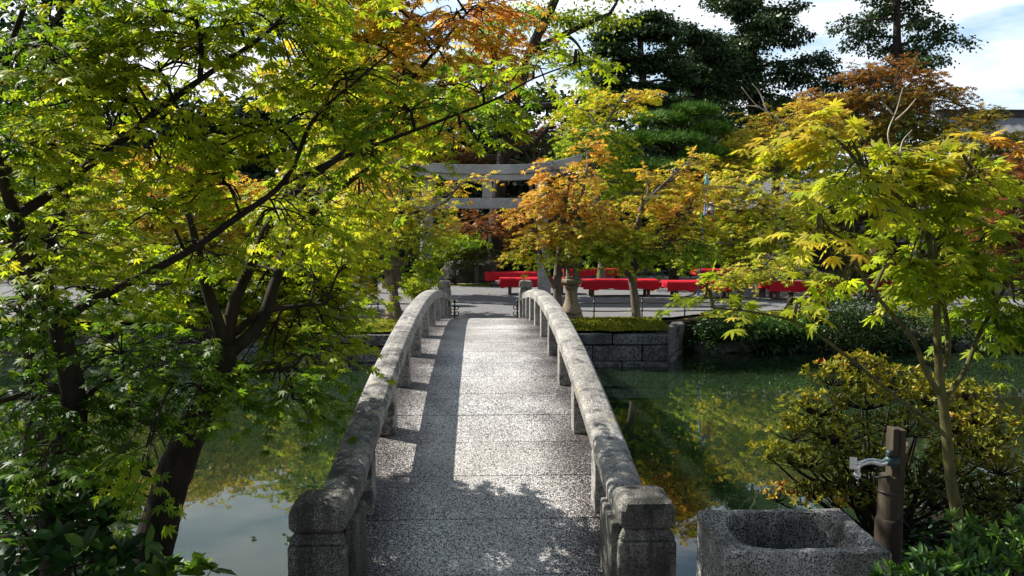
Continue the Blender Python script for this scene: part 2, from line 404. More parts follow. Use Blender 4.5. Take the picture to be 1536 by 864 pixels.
def rand_dirs(n):
    return norm(rng.normal(size=(n, 3)))
def cloud(clumps, n, size, pad_h=0.55, pad_v=0.22, up=0.75, pads=6, fill=0.35, tint_j=0.05, tip_tint=0.0, split=8, fuzz=.34):
    """leaves in flat pads spread through ellipsoids.  clump: (centre, (rx,ry,rz), tint)"""
    sub = []
    for c, r, t in clumps:                                             # break every clump into uneven smaller ones
        c = np.asarray(c, float); r = np.asarray(r, float); ks = split
        dd = rand_dirs(ks) * (.30 + .65 * rng.random((ks, 1)))
        for k in range(ks):
            f = .28 + .34 * rng.random()
            sub.append((c + dd[k] * r, r * np.array([f, f, f * (.75 + .4 * rng.random())]), t + .055 * rng.normal()))
    if split: clumps = sub
    w = np.array([c[1][0] * c[1][2] + 0.5 * c[1][0] * c[1][1] for c in clumps]); w /= w.sum()
    Pz, X, Nn, S, T = [], [], [], [], []
    for (c, r, t), wi in zip(clumps, w):
        m = max(6, int(n * wi)); c = np.asarray(c); r = np.asarray(r)
        kp = max(4, int(pads * (0.6 + 0.8 * rng.random())))
        d = rand_dirs(kp); d[:, 2] = np.abs(d[:, 2]) * np.where(rng.random(kp) < 0.72, 1, -0.8)
        rad = fill + (1 - fill) * rng.random((kp, 1)) ** 0.5
        pc = d * rad
        idx = rng.integers(0, kp, m)
        q = rng.normal(size=(m, 3)) * np.array([pad_h, pad_h, pad_v]) * (0.6 + 0.6 * rng.random((kp, 1)))[idx] * 0.75
        q[:, 2] -= 0.35 * (q[:, 0] ** 2 + q[:, 1] ** 2)          # pads dome and droop at their rims
        fz = rng.random(m) < fuzz                                  # loose leaves outside the pads
        q = np.where(fz[:, None], rng.normal(size=(m, 3)) * .72 - pc[idx], q)
        p = c + (pc[idx] + q) * r
        out = (p - c) / r
        h = norm(out * np.array([1, 1, .4]) + rng.normal(size=(m, 3)) * 0.6)
        h[:, 2] -= 0.35
        nn = np.array([0, 0, up * .6]) + 0.6 * norm(out) + rng.normal(size=(m, 3)) * 0.6
        Pz.append(p); X.append(h); Nn.append(nn); S.append(size * (0.7 + 0.6 * rng.random(m)))
        pt = rng.normal(size=kp) * tint_j
        T.append(np.clip(t + pt[idx] + tip_tint * out[:, 2], 0, 1))
    return [np.concatenate(a) for a in (Pz, X, Nn, S, T)]
def limb_mesh(parent, mains, clumps, mat, r0=0.07, twig=0.018, name='trunk', extra=2, n=8):
    """mains: list of (points, r_start, r_end); a limb goes from the nearest trunk point to every clump"""
    b = MB(); allp = []
    for pts, ra, rb in mains:
        p = smooth_path(pts, 5)
        b.tube(p, np.linspace(ra, rb, len(p)), n, True, 0.12)
        k = len(p) // 3
        allp.append(np.array(p[k:]))
    allp = np.concatenate(allp)
    for c, r, t in clumps:
        c = np.asarray(c)
        d = np.linalg.norm((allp - c) * np.array([1, 1, 1.0]) + np.array([0, 0, 0]), axis=1) + 0.6 * np.maximum(0, allp[:, 2] - c[2])
        a = allp[np.argmin(d)]
        mid = (a + c) / 2 + np.array([0, 0, 0.10 * np.linalg.norm(c - a)]) + rng.normal(size=3) * 0.05 * np.linalg.norm(c - a)
        p = smooth_path([a, mid, c], 5)
        b.tube(p, np.linspace(twig * 1.6, twig * .5, len(p)), 6)
        for k in range(extra):
            dr = rand_dirs(1)[0]; dr[2] = abs(dr[2]) * .5
            e = c + dr * np.asarray(r) * .8
            st = p[len(p) // 2 + rng.integers(0, len(p) // 2)]
            b.tube(smooth_path([st, (st + e) / 2 + np.array([0, 0, .04]), e], 3), np.linspace(twig * .7, twig * .25, 7), 4)
    return b.build(name, mat, parent)
def pc(px, py, d, rx, ry, t, rd=None):
    """ellipsoid clump seen at a pixel, radii in pixels, at distance d"""
    s = d / F_PX
    return (P(px, py, d), (rx * s, (rd if rd is not None else rx * 0.8) * s, ry * s), t)

def tree(name, label, cat, base_y, trunk_px, clumps, n, size, tpl=None, mat='maple_far', bark='bark_grey', group=None, r0=.08, r1=.04, twig=.016, forks=(), base_z=0.0, spray=0, **kw):
    """trunk_px: (px,py[,d]) from foot to top; clumps (px,py,d,rx,ry,tint)"""
    pts = [P(q[0], q[1], q[2] if len(q) > 2 else base_y) for q in trunk_px]
    foot = np.array([pts[0][0], pts[0][1], base_z - 0.05])
    if pts[0][2] > base_z + 0.1: pts = [foot] + pts
    else: pts[0] = foot
    t = thing(name, tuple(np.array([foot[0], foot[1], base_z])), label, cat, group)
    cl = [pc(*c) for c in clumps]
    mains = [(pts, r0, r1)] + [([P(q[0], q[1], q[2] if len(q) > 2 else base_y) for q in fk], r1 * 1.05, r1 * .45) for fk in forks]
    limb_mesh(t, mains, cl, M[bark], twig=twig)
    if spray:
        al = np.concatenate([smooth_path(m_[0], 5)[3:] for m_ in mains])
        tw, a = sprays([(c_, r_ * np.array([1.0, 1.0, 1.0]), t_) for c_, r_, t_ in [(c[0], np.array(c[1]), c[2]) for c in cl]], al, size, spray, .35, .0035, .9)
        tw.build('twigs', M[bark], t)
        leaves_mesh('crown', T_M5, *a, M[mat], t)
        print(label, len(a[0]))
        return t
    if mat == 'evergreen': kw.setdefault('fuzz', .12)
    a = cloud(cl, int(n * (1.05 if mat in ('maple_far', 'bronze') else 1.2)), size * (1.32 if mat in ('maple_far', 'bronze') else 1.08), **kw)
    leaves_mesh('crown', tpl or T_S3, *a, M[mat], t)
    return t

def rosettes(centers, axes, k, size, tpl, elev=(20, 60), tint=0.5, tj=0.1):
    """k leaves radiating from every centre around its axis"""
    m = len(centers); axes = norm(axes)
    ref = np.where(np.abs(axes[:, 2:3]) < 0.9, np.array([[0, 0, 1.0]]), np.array([[1.0, 0, 0]]))
    u = norm(np.cross(axes, ref)); v = np.cross(axes, u)
    ph = np.linspace(0, 2 * math.pi, k, endpoint=False)[None] + rng.random((m, 1)) * 6 + rng.normal(size=(m, k)) * .25
    el = R(1) * (elev[0] + (elev[1] - elev[0]) * rng.random((m, k)))
    x = np.cos(el)[..., None] * (np.cos(ph)[..., None] * u[:, None] + np.sin(ph)[..., None] * v[:, None]) + np.sin(el)[..., None] * axes[:, None]
    nn = axes[:, None] + rng.normal(size=(m, k, 3)) * .15 - 0.0 * x
    p = np.repeat(centers[:, None], k, 1)
    tt = np.repeat((np.zeros(m) + tint + rng.normal(size=m) * tj)[:, None], k, 1)
    return p.reshape(-1, 3), x.reshape(-1, 3), nn.reshape(-1, 3), (size * (.65 + .6 * rng.random((m, k)))).ravel(), np.clip(tt, 0, 1).ravel()

def sprays(clumps, limbs, size, density, droop=0.3, twig_r=0.0022, len_f=1.0):
    """near maples: every clump is filled with small twigs carrying opposite pairs of leaves"""
    tw = MB(); Pz, X, Nn, S, T = [], [], [], [], []
    for (c, r, t) in clumps:
        c = np.asarray(c); r = np.asarray(r)
        anchor = limbs[np.argmin(np.linalg.norm(limbs - c, axis=1))]
        mid = (anchor + c) / 2 + np.array([0, 0, .05])
        sub = smooth_path([anchor, mid, c], 4)
        tw.tube(sub, np.linspace(.008, .004, len(sub)), 5)
        ns = max(3, int(density * r[0] * r[2] * 3.14))
        for k in range(ns):
            q = rand_dirs(1)[0] * rng.random() ** 0.4
            o = c + q * r
            out = o - anchor; out[2] *= .3; out /= np.linalg.norm(out) + 1e-6
            d = out * .8 + rng.normal(size=3) * np.array([.55, .55, .16]); d[2] -= 0.05; d /= np.linalg.norm(d)
            L = size * len_f * (3.0 + 3.0 * rng.random()); m = 5 if len_f > .7 else 4
            path = [o + d * L * s + np.array([0, 0, -droop * L * s * s]) for s in np.linspace(0, 1, m)]
            if k % 3 == 0:
                st = sub[rng.integers(len(sub) // 2, len(sub))]
                bp = smooth_path([st, (st + o) / 2 + np.array([0, 0, .03]), o], 2)
                tw.tube(bp, [twig_r * 1.8] * len(bp), 3)
            tw.tube(path, np.linspace(twig_r * 1.2, twig_r * .6, m), 3)
            tt = t + rng.normal() * .05
            side = np.cross(d, [0, 0, 1.0]); side /= np.linalg.norm(side) + 1e-6
            for i in range(1, m):
                for sg in ((-1, 1) if i < m - 1 else (-1, 1, 0)):
                    a = 0.95 * sg + rng.normal() * .25
                    x = d * math.cos(a) + side * math.sin(a) + np.array([0, 0, -.12 - .45 * rng.random()])
                    x /= np.linalg.norm(x)
                    Pz.append(path[i] + x * size * .45); X.append(x)
                    nv = np.array([0, 0, 1.0]) + rng.normal(size=3) * .38
                    Nn.append(nv); S.append(size * (.65 + .55 * rng.random())); T.append(tt + rng.normal() * .03)
    return tw, (np.array(Pz), np.array(X), np.array(Nn), np.array(S), np.clip(np.array(T), 0, 1))

# ------------------------------------------------------------------ setting: ground, water, gravel, moss
WATER_Z = -0.60
def sstep(a, b, x):
    t = np.clip((x - a) / (b - a), 0, 1); return t * t * (3 - 2 * t)
def near_edge(x):
    return 3.55 + 0.45 * sstep(-1.25, -1.7, x) * 1 + 1.9 * sstep(-2.0, -3.2, x) + 0.5 * sstep(1.25, 1.7, x) + 1.0 * sstep(2.0, 3.2, x) + 1.5 * sstep(4, 9, x)
def far_edge(x):
    return 12.85 + 1.25 * sstep(2.85, 3.55, x) + 1.3 * sstep(-4.6, -5.8, x) - 6.5 * sstep(-12, -22, x) - 7.0 * sstep(22, 32, x)
def ground_z(x, y):
    basin = sstep(-0.1, 0.35, y - near_edge(x)) * sstep(0.15, -0.30, y - far_edge(x)) * sstep(-26, -22, x) * sstep(36, 32, x)
    lumps = 0.02 * np.sin(x * 1.7 + 1) * np.cos(y * 1.3) + 0.012 * np.sin(x * 4.1) * np.sin(y * 3.7)
    return -0.06 + lumps * (1 - basin) - 1.5 * basin + 3.0 * sstep(38, 70, y) + 9 * sstep(60, 160, y)
xs = np.concatenate([[-400, -200, -100, -60, -40], np.arange(-32, 38, .3), [45, 60, 100, 200, 400]])
ys = np.concatenate([[-200, -80, -40, -20, -10, -5, -2], np.arange(0, 18, .15), np.arange(18, 40, 2), [45, 55, 70, 100, 150, 250, 500]])
gx, gy = np.meshgrid(xs, ys)
gz = ground_z(gx, gy)
def grid_obj(name, gx, gy, gz, mat):
    ny, nx = gx.shape
    v = np.stack([gx, gy, gz], -1).reshape(-1, 3)
    i = (np.arange(ny - 1)[:, None] * nx + np.arange(nx - 1)[None]).ravel()
    f = np.stack([i, i + 1, i + nx + 1, i + nx], 1)
    me = bpy.data.meshes.new(name); me.from_pydata(v.tolist(), [], f.tolist())
    me.polygons.foreach_set('use_smooth', [True] * len(f)); me.update()
    return link_mesh(name, me, mat)
tag(grid_obj('ground', gx, gy, gz, M['soil']), 'dark earth of the garden banks and pond bed', kind='structure')

def water_mat():
    m, nt, out = new_mat('pond_water')
    co = geo_pos(nt)
    n1 = noise(nt, co, 1.2, 3, .5); n2 = noise(nt, co, 7, 2, .5)
    h = math_n(nt, 'ADD', n1, math_n(nt, 'MULTIPLY', n2, .12))
    col = ramp(nt, noise(nt, co, .35, 3), [(0.3, (0.010, 0.021, 0.009)), (0.7, (0.015, 0.030, 0.012))])
    b = finish(nt, out, col, 0.015, h, 0.035, 0.05, 0.7)
    b.inputs['IOR'].default_value = 1.45
    b.subsurface_method = 'BURLEY'
    b.inputs['Subsurface Weight'].default_value = 1.0
    b.inputs['Subsurface Radius'].default_value = (0.5, 0.8, 0.5)
    b.inputs['Subsurface Scale'].default_value = 0.9
    return m
wx, wy = np.meshgrid(np.linspace(-28, 38, 3), np.linspace(0.5, 18, 3))
tag(grid_obj('water', wx, wy, wx * 0 + WATER_Z, water_mat()), 'dark green pond water reflecting trees and sky', kind='structure')

def gravel_mat():
    m, nt, out = new_mat('raked_gravel')
    co = geo_pos(nt)
    sp = noise(nt, co, 55, 3, .7); big = noise(nt, co, .6, 4)
    col = mixc(nt, math_n(nt, 'MULTIPLY', big, .35), ramp(nt, sp, [(.36, (.08, .08, .085)), (.62, (.27, .275, .285))]), (.14, .14, .14))
    finish(nt, out, col, .9, sp, .6, .02, .2)
    return m
M['gravel'] = gravel_mat()
gx2, gy2 = np.meshgrid(np.linspace(-26, 30, 113), np.linspace(0, 1, 41))
front = 14.25 + .9 * sstep(3.4, 4.6, gx2) + .35 * sstep(-5, -6, gx2) + .08 * np.sin(gx2 * 2.1)
front = np.where(np.abs(gx2) < 0.9, 13.45, front)
gyy = front + (31 + 1.5 * np.sin(gx2 * .5) - front) * gy2
tag(grid_obj('gravel_court', gx2, gyy, 0.012 + .008 * np.sin(gx2 * 1.1) * np.sin(gyy * .9), M['gravel']), 'grey raked gravel court beyond the bridge', kind='structure')
nx_, ny_ = np.meshgrid(np.linspace(-6, 8, 50), np.linspace(-8, 3.35, 30))
tag(grid_obj('near_path', nx_, ny_, -0.035 + 0 * nx_ + .005 * np.sin(nx_ * 3) * np.sin(ny_ * 2), M['gravel']), 'gravel path at the near end of the bridge', kind='structure')

def moss_mat():
    m, nt, out = new_mat('moss_cover')
    co = geo_pos(nt)
    n = noise(nt, co, 3.0, 6, .65); f = noise(nt, co, 60, 3, .7)
    col = ramp(nt, n, [(.32, (.035, .05, .008)), (.48, (.15, .17, .012)), (.68, (.30, .28, .02))])
    finish(nt, out, col, .95, math_n(nt, 'ADD', f, math_n(nt, 'MULTIPLY', n, 2)), .9, .02, .1)
    return m
M['moss'] = moss_mat()
def moss_strip(x0, x1, y0, y1, label):
    a, b = np.meshgrid(np.linspace(x0, x1, 60), np.linspace(0, 1, 14))
    e0 = y0 + .04 * np.sin(a * 5) + .03 * np.sin(a * 11); e1 = y1 + .10 * np.sin(a * 3.1) + .05 * np.sin(a * 7)
    yy = e0 + (e1 - e0) * b
    zz = -0.02 + .07 * np.sin(b * math.pi) * (1 + .5 * np.sin(a * 2.3)) + .012 * rng.random(a.shape)
    o = grid_obj('moss', a, yy, zz, M['moss']); tag(o, label, 'moss', kind='stuff')
moss_strip(0.92, 3.1, 12.66, 14.35, 'yellow green moss on top of the stone bank right of the bridge')
moss_strip(-4.4, -0.95, 12.66, 14.3, 'yellow green moss on top of the stone bank left of the bridge')
moss_strip(-12, -4.5, 14.15, 14.9, 'moss along the shaded left shore behind the maples')
moss_strip(4.2, 24, 14.45, 14.95, 'thin moss edging along the right shore of the pond')

def tufts(x0, x1, y0, y1, n, label):
    t = np.zeros(n)
    p = np.stack([rng.uniform(x0, x1, n), y0 + (y1 - y0) * rng.random(n), np.full(n, .0)], -1)
    p[:, 2] = -0.02 + .07 * np.sin((p[:, 1] - y0) / (y1 - y0) * math.pi)
    x = rng.normal(size=(n, 3)) * .5 + np.array([0, 0, .8]); nn = rng.normal(size=(n, 3)) + np.array([0, -.5, .3])
    k = p[:, 0] * 1.3
    o = leaves_mesh('grass_tufts', T_NAR, p, x, nn, .03 + .03 * rng.random(n), np.clip(.35 + .12 * np.sin(k * 2.7) + .1 * rng.normal(size=n), 0, 1), M['moss_blade'], None)
    tag(o, label, 'grass', kind='stuff')
M['moss_blade'] = leaf_mat('moss_blade', [(0.0, (.05, .07, .008)), (0.4, (.17, .20, .012)), (0.7, (.34, .32, .02)), (1.0, (.36, .27, .03))], 0.35, 0.6, 0.2)
tufts(0.92, 3.1, 12.64, 14.3, 5000, 'short yellow green tufts on the moss right of the bridge')
tufts(-4.4, -0.95, 12.64, 14.25, 6000, 'short yellow green tufts on the moss left of the bridge')
tufts(4.2, 16, 14.4, 15.0, 5000, 'short tufts along the right shore of the pond')
# ------------------------------------------------------------------ stone retaining walls
def stone_wall(label, x0, x1, ret, courses=((-1.1, -.52, .07), (-.52, -.24, .02), (-.24, -.05, .045))):
    t = thing('retaining_wall', ((x0 + x1) / 2, 12.7, WATER_Z), label, 'stone wall')
    b = MB(); yf = 12.62
    for ci, (z0, z1, proud) in enumerate(courses):
        x = x0
        while x < x1 - .05:
            w = min(.5 + .5 * rng.random() + (.4 if ci == 2 else 0), x1 - x)
            if x1 - x - w < .2: w = x1 - x
            j = .012 * rng.random()
            zj = .022 * rng.random(); b.box((x + w / 2, yf + .11 - proud / 2 - j * 2.5, (z0 + z1) / 2 - zj / 2), (w - .010 - .014 * rng.random(), .22 + proud, z1 - z0 - .008 - zj), tilt=Vector((0, 0, 1)).rotation_difference(Vector((.015 * rng.normal(), .05 * rng.normal(), 1))).to_matrix()); x += w
        # return side
        sx, dx = ret
        y = yf + .25
        while y < 14.2:
            w = .45 + .4 * rng.random()
            f = (y - yf) / 1.6
            b.box((sx + dx * f - .06 * np.sign(dx) + proud * .5 * np.sign(dx), y + w / 2, (z0 + z1) / 2), (.24, w - .012, z1 - z0 - .010), rz=-math.atan(dx / 1.6)); y += w
    b.build('stone_blocks', M['wall'], t, bevel=.022)
    k = MB(); k.box(((x0 + x1) / 2, 12.82, -.6), (x1 - x0 - .1, .1, 1.0)); k.build('mortar_core', M['soil'], t)
stone_wall('mossy cut stone pond wall on the right of the bridge far end', 0.80, 3.05, (3.05, .75))
stone_wall('cut stone pond wall on the left of the bridge far end', -4.3, -0.80, (-4.3, -.75))

# ------------------------------------------------------------------ bridge
def deck_z(y): return 0.515 - 0.0205 * (y - 8.45) ** 2 + 0.06 * sstep(11, 13.6, np.asarray(y, float)) * 1.0
Y0, Y1 = 3.30, 13.62
bridge = thing('stone_bridge', (0, 3.3, 0), 'arched speckled granite footbridge with low curved railings', 'bridge')
b = MB(); y = 2.62
slab = 0.478
while y < Y1 - .05:
    ya, yb = y + .0035, min(y + slab, Y1 + .1) - .0035
    za, zb = (float(deck_z(max(ya, 3.3))), float(deck_z(max(yb, 3.3))))
    j = .002 * rng.random()
    q = []
    for yy, zz in ((ya, za), (yb, zb)):
        for xx in (-.80, .80):
            for dz in (-.16, j): q.append((xx, yy, zz + dz))
    b.add(q, [(0, 1, 5, 4), (2, 6, 7, 3), (1, 3, 7, 5), (0, 4, 6, 2), (0, 2, 3, 1), (4, 5, 7, 6)])
    y += slab
b.build('deck', M['deck'], bridge)
yy = np.linspace(3.6, 13.3, 40)
for sx in (-1, 1):
    g = MB(); g.sweep([(sx * .70, v, float(deck_z(v)) - .165) for v in yy], [(-.12, -.34), (.12, -.34), (.12, 0), (-.12, 0)])
    g.build('girder', M['rail'], bridge)
for k in (5.9, 11.0):
    for sx in (-1, 1):
        g = MB(); zt = float(deck_z(k)) - .50
        g.box((sx * .62, k, (zt - 2.1) / 2), (.26, .26, zt + 2.1)); g.build('pier', M['rail'], bridge, bevel=.015)
for sx in (-1, 1):
    yr = np.linspace(3.42, 13.5, 60)
    sec = [(-.085, .305), (.085, .305), (.088, .385), (.072, .408), (.03, .417), (-.03, .417), (-.072, .408), (-.088, .385)]
    path = []
    for v in yr:
        z = float(deck_z(v))
        path.append((sx * .685, v, z))
    h = MB(); h.sweep(path, sec); h.build('handrail', M['rail'], bridge, bevel=.008)
    for k in range(9):
        yb = 4.17 + k * 1.034
        z0 = float(deck_z(yb))
        g = MB(); g.box((sx * .685, yb, z0 + .15), (.165, .15, .32)); g.build('baluster', M['rail'], bridge, bevel=.01)
    for yp, ht, wd, far in ((3.42, .485, .26, False), (13.62, .76, .24, True)):
        base = -0.25 if not far else -.2
        xx = sx * (.725 if not far else .72)
        body = ht - .185
        g = MB(); g.box((xx, yp, (base + body) / 2), (wd, wd, body - base))
        g.lathe((xx, yp, 0), [(wd * .707, body), (wd * .62, body + .035), (wd * .60, body + .05)], 4, False, rot=math.pi / 4)
        po = g.build('newel_post', M['post'] if not far else M['rail'], bridge, bevel=.02)
        c = MB(); hw = wd / 2 * .97
        prof = [(hw * 1.414 * .86, body + .045), (hw * 1.414, body + .075), (hw * 1.414, body + .135), (hw * 1.414 * .9, body + .165), (hw * 1.414 * .66, body + .183), (hw * .4, body + .188)]
        c.lathe((xx, yp, 0), prof, 4, False, rot=math.pi / 4)
        co = c.build('post_cap', M['post'] if not far else M['rail'], po, bevel=.022)
        co.location = -np.array(world_loc(po)) * 0
        e = MB(); s2 = sx * .585
        if not far:
            e.box((s2 + sx * .005, yp + .09, (.37 + base) / 2), (.045, .34, .37 - base)); e.build('post_cheek', M['post'], bridge, bevel=.012)

# ------------------------------------------------------------------ torii
TY = 17.7
tl, tr_ = P(637, 440, TY)[0], P(817, 440, TY)[0]
ztop = P(726, 248, TY)[2]; zmid = P(726, 262, TY)[2]; zk0 = P(726, 271, TY)[2]; zn1, zn0 = P(726, 297, TY)[2], P(726, 313, TY)[2]
xc = (tl + tr_) / 2
torii = thing('torii_gate', (xc, TY, 0), 'grey stone torii gate with a curved double lintel facing the bridge', 'torii gate')
for x, inn in ((tl, .10), (tr_, -.10)):
    p = MB(); p.tube(smooth_path([(x, TY, -.05), (x + inn * .5, TY, 1.4), (x + inn, TY, zk0 + .02)], 4), np.linspace(.155, .125, 9), 16)
    p.build('pillar', M['torii'], torii)
    p = MB(); p.lathe((x, TY, -.05), [(.24, 0), (.24, .12), (.20, .17)], 16); p.build('pillar_base', M['torii'], torii)
def curved_beam(z0, z1, half, depth, rise, over):
    k = MB(); ss = np.linspace(-1, 1, 33); pts = []
    for s in ss:
        u = rise * abs(s) ** 3
        x = xc + s * half
        pts += [(x, TY - depth / 2, z0 + u), (x, TY + depth / 2, z0 + u), (x + over * s, TY + depth / 2, z1 + u), (x + over * s, TY - depth / 2, z1 + u)]
    f = []
    for i in range(32):
        for q in range(4): f.append((i * 4 + q, i * 4 + (q + 1) % 4, i * 4 + 4 + (q + 1) % 4, i * 4 + 4 + q))
    f += [(3, 2, 1, 0), (128, 129, 130, 131)]
    return k.add(pts, f)
curved_beam(zmid, ztop, 2.16, .40, .26, .07).build('top_lintel', M['torii'], torii, bevel=.012)
curved_beam(zk0, zmid - .004, 1.95, .30, .20, .05).build('lower_lintel', M['torii'], torii, bevel=.01)
k = MB(); k.box((xc, TY, (zn0 + zn1) / 2), (tr_ - tl + .62, .17, zn1 - zn0)); k.build('tie_beam', M['torii'], torii, bevel=.01)
k = MB(); k.box((xc + .06, TY, (zn1 + zk0) / 2), (.22, .2, zk0 - zn1 - .004)); k.build('strut', M['torii'], torii, bevel=.008)

# ------------------------------------------------------------------ stone lanterns
def lantern(px, y, label, mat, shaft):
    x = P(px, 470, y)[0]
    t = thing('stone_lantern', (x, y, 0), label, 'stone lantern', 'stone lanterns flanking the bridge')
    k = MB(); k.lathe((x, y, -.05), [(.22, 0), (.22, .15), (.19, .18)], 6, False); k.build('base', mat, t, bevel=.01)
    k = MB(); k.lathe((x, y, .13), shaft, 20); k.build('shaft', mat, t)
    k = MB(); k.lathe((x, y, .63), [(.13, 0), (.21, .07), (.21, .12), (.16, .13)], 6, False); k.build('platform', mat, t, bevel=.008)
    k = MB()
    for a in range(6):
        an = a * math.pi / 3
        k.box((x + .125 * math.cos(an), y + .125 * math.sin(an), .88), (.045, .045, .24), rz=an)
    k.lathe((x, y, .99), [(.15, 0), (.15, .03)], 6, False); k.lathe((x, y, .76), [(.15, 0), (.15, .04)], 6, False)
    k.build('light_box', mat, t)
    k = MB(); k.lathe((x, y, 1.02), [(.27, 0), (.275, .035), (.20, .09), (.12, .15), (.06, .18)], 6, False); k.build('roof', mat, t, bevel=.008)
    k = MB(); k.lathe((x, y, 1.2), [(.04, 0), (.075, .03), (.08, .06), (.045, .11), (.008, .15)], 14); k.build('finial', mat, t)
lantern(857, 13.95, 'brown stone lantern with a flared shaft beside the orange maple right of the bridge', M['lantern'], [(.20, 0), (.195, .05), (.15, .14), (.115, .26), (.105, .40), (.12, .47), (.155, .50)])
lantern(590, 13.75, 'pale stone lantern behind the thin trunk left of the bridge', M['lantern'], [(.185, 0), (.18, .04), (.135, .14), (.09, .28), (.07, .40), (.085, .46), (.12, .50)])

# small iron ornaments at the far end of the bridge
def iron_post(px, label):
    x, y, _ = P(px, 470, 14.0)
    t = thing('iron_stand', (x, y, 0), label, 'iron stand', 'iron stands at the bridge end')
    k = MB()
    k.lathe((x, y, -.04), [(.045, 0), (.045, .06), (.014, .07), (.014, .16), (.03, .18), (.014, .20), (.014, .27), (.035, .30), (.014, .33), (.014, .36), (.03, .39), (.01, .42)], 10)
    for s in (-1, 1):
        for z in (.14, .25):
            k.tube(smooth_path([(x, y, z - .03), (x + s * .05, y, z - .045), (x + s * .075, y, z), (x + s * .045, y, z + .02)], 3), [.010] * 10, 5)
    k.build('stand', M['iron'], t)
iron_post(682, 'curled black iron stand at the left far end of the bridge')
iron_post(776, 'curled black iron stand at the right far end of the bridge')

# low iron fences
def low_fence(label, pxs, y, ext):
    xs_ = [P(p, 470, y)[0] for p in pxs]
    t = thing('low_fence', (xs_[0], y, 0), label, 'fence', 'low iron fences along the gravel court')
    for x in xs_:
        k = MB(); k.tube([(x, y, -.05), (x, y, .36)], [.013, .012], 6); k.lathe((x, y, .36), [(.018, 0), (.02, .015), (.005, .035)], 8); 
        for z in (.14, .29): k.lathe((x, y, z - .02), [(.02, 0), (.024, .02), (.02, .04)], 8)
        k.build('fence_post', M['iron'], t)
    a, bb = P(ext[0], 470, y)[0], P(ext[1], 470, y)[0]
    for z in (.14, .29):
        k = MB(); pts = np.linspace(a, bb, 24)
        k.tube([(x, y, z - .012 * abs(math.sin((x - a) * 2.8))) for x in pts], [.011] * 24, 6); k.build('rail', M['iron'], t)
low_fence('low black two rail fence on the moss right of the bridge', (891, 963, 1027, 1095), 14.3, (868, 1130))
low_fence('low black two rail fence left of the bridge beside the pale lantern', (440, 502, 567, 628), 14.25, (410, 640))

# ------------------------------------------------------------------ red benches
def bench_at(x0, x1, y, label, clabel, depth=.62, legs=True, rz=0.0):
    L = x1 - x0; xm = (x0 + x1) / 2
    t = thing('bench', (xm, y, 0), label, 'bench', 'wooden benches under red cloths')
    k = MB(); k.box((xm, y, .375), (L - .05, depth - .05, .05)); k.build('seat', M['bench_wood'], t)
    for sx in (-1, 1):
        for sy in (-1, 1):
            k = MB(); k.box((xm + sx * (L / 2 - .25), y + sy * (depth / 2 - .09), .17), (.07, .07, .36)); k.build('leg', M['bench_wood'], t)
        k = MB(); k.box((xm + sx * (L / 2 - .25), y, .16), (.05, depth - .25, .05)); k.build('stretcher', M['bench_wood'], t)
    # the cloth: a felt sheet with drooping sides, slightly waved hem
    n = 28; prof = [(-depth / 2 - .035, -.22), (-depth / 2 - .012, -.03), (-depth / 2 + .01, 0), (0, .004), (depth / 2 - .01, 0), (depth / 2 + .012, -.03), (depth / 2 + .03, -.21)]
    pts = []; f = []
    xs_ = np.linspace(x0 + .005, x1 - .005, n)
    for i, x in enumerate(xs_):
        for a, z in prof:
            wv = (.016 * math.sin(x * 9 + y * 3 + a) + .009 * math.sin(x * 23 + y)) if z < -.1 else .003 * math.sin(x * 5 + y)
            pts.append((x, y + a + wv * 1.3, .418 + z + wv + (0.0)))
    m = len(prof)
    for i in range(n - 1):
        for q in range(m - 1): f.append((i * m + q, i * m + q + 1, (i + 1) * m + q + 1, (i + 1) * m + q))
    # end flaps
    for e, sgn in ((0, -1), (n - 1, 1)):
        base = len(pts)
        for a, z in prof[1:-1]:
            pts.append((xs_[e] + sgn * .035, y + a, .418 + z - .16 - .02 * math.sin(a * 8)))
        for q in range(1, m - 2): f.append((e * m + q, e * m + q + 1, base + q, base + q - 1))
    me = bpy.data.meshes.new('red_cloth'); me.from_pydata([(p[0] - xm, p[1] - y, p[2] - .4) for p in pts], [], f); me.update()
    o = link_mesh('red_cloth', me, M['red']); o.location = (xm, y, .4)
    s = o.modifiers.new('thick', 'SOLIDIFY'); s.thickness = .008; s.offset = 1
    tag(o, clabel, 'cloth', 'red cloths over the benches')
def bx(px, y): return P(px, 430, y)[0]
BENCH = [
 (728, 824, 22.3, 'wooden bench farthest back behind the torii under a red cloth', 'red cloth on the rear bench seen through the torii'),
 (750, 856, 19.6, 'wooden bench nearer of the two seen through the torii', 'red cloth with a long front drop just right of the bridge end'),
 (872, 985, 18.9, 'wooden bench just right of the brown lantern', 'red cloth on the bench behind the leaning trunk right of the lantern'),
 (996, 1106, 18.4, 'wooden bench beside the blue banner pole', 'red cloth on the bench that the blue pole stands before'),
 (1146, 1240, 18.0, 'wooden bench behind the short wooden bollard', 'red cloth on the bench behind the low spreading maple'),
 (1252, 1362, 17.8, 'wooden bench behind the walking person', 'red cloth on the bench by the walking person'),
 (842, 938, 24.0, 'wooden bench deep in shade behind the brown lantern', 'red cloth glimpsed through the light box of the brown lantern'),
 (1040, 1130, 23.6, 'wooden bench in the rear row behind the banner', 'red cloth in the rear row just over the bench by the blue pole'),
]
for x0, x1, y, l, cl in BENCH: bench_at(bx(x0, y), bx(x1, y), y, l, cl)

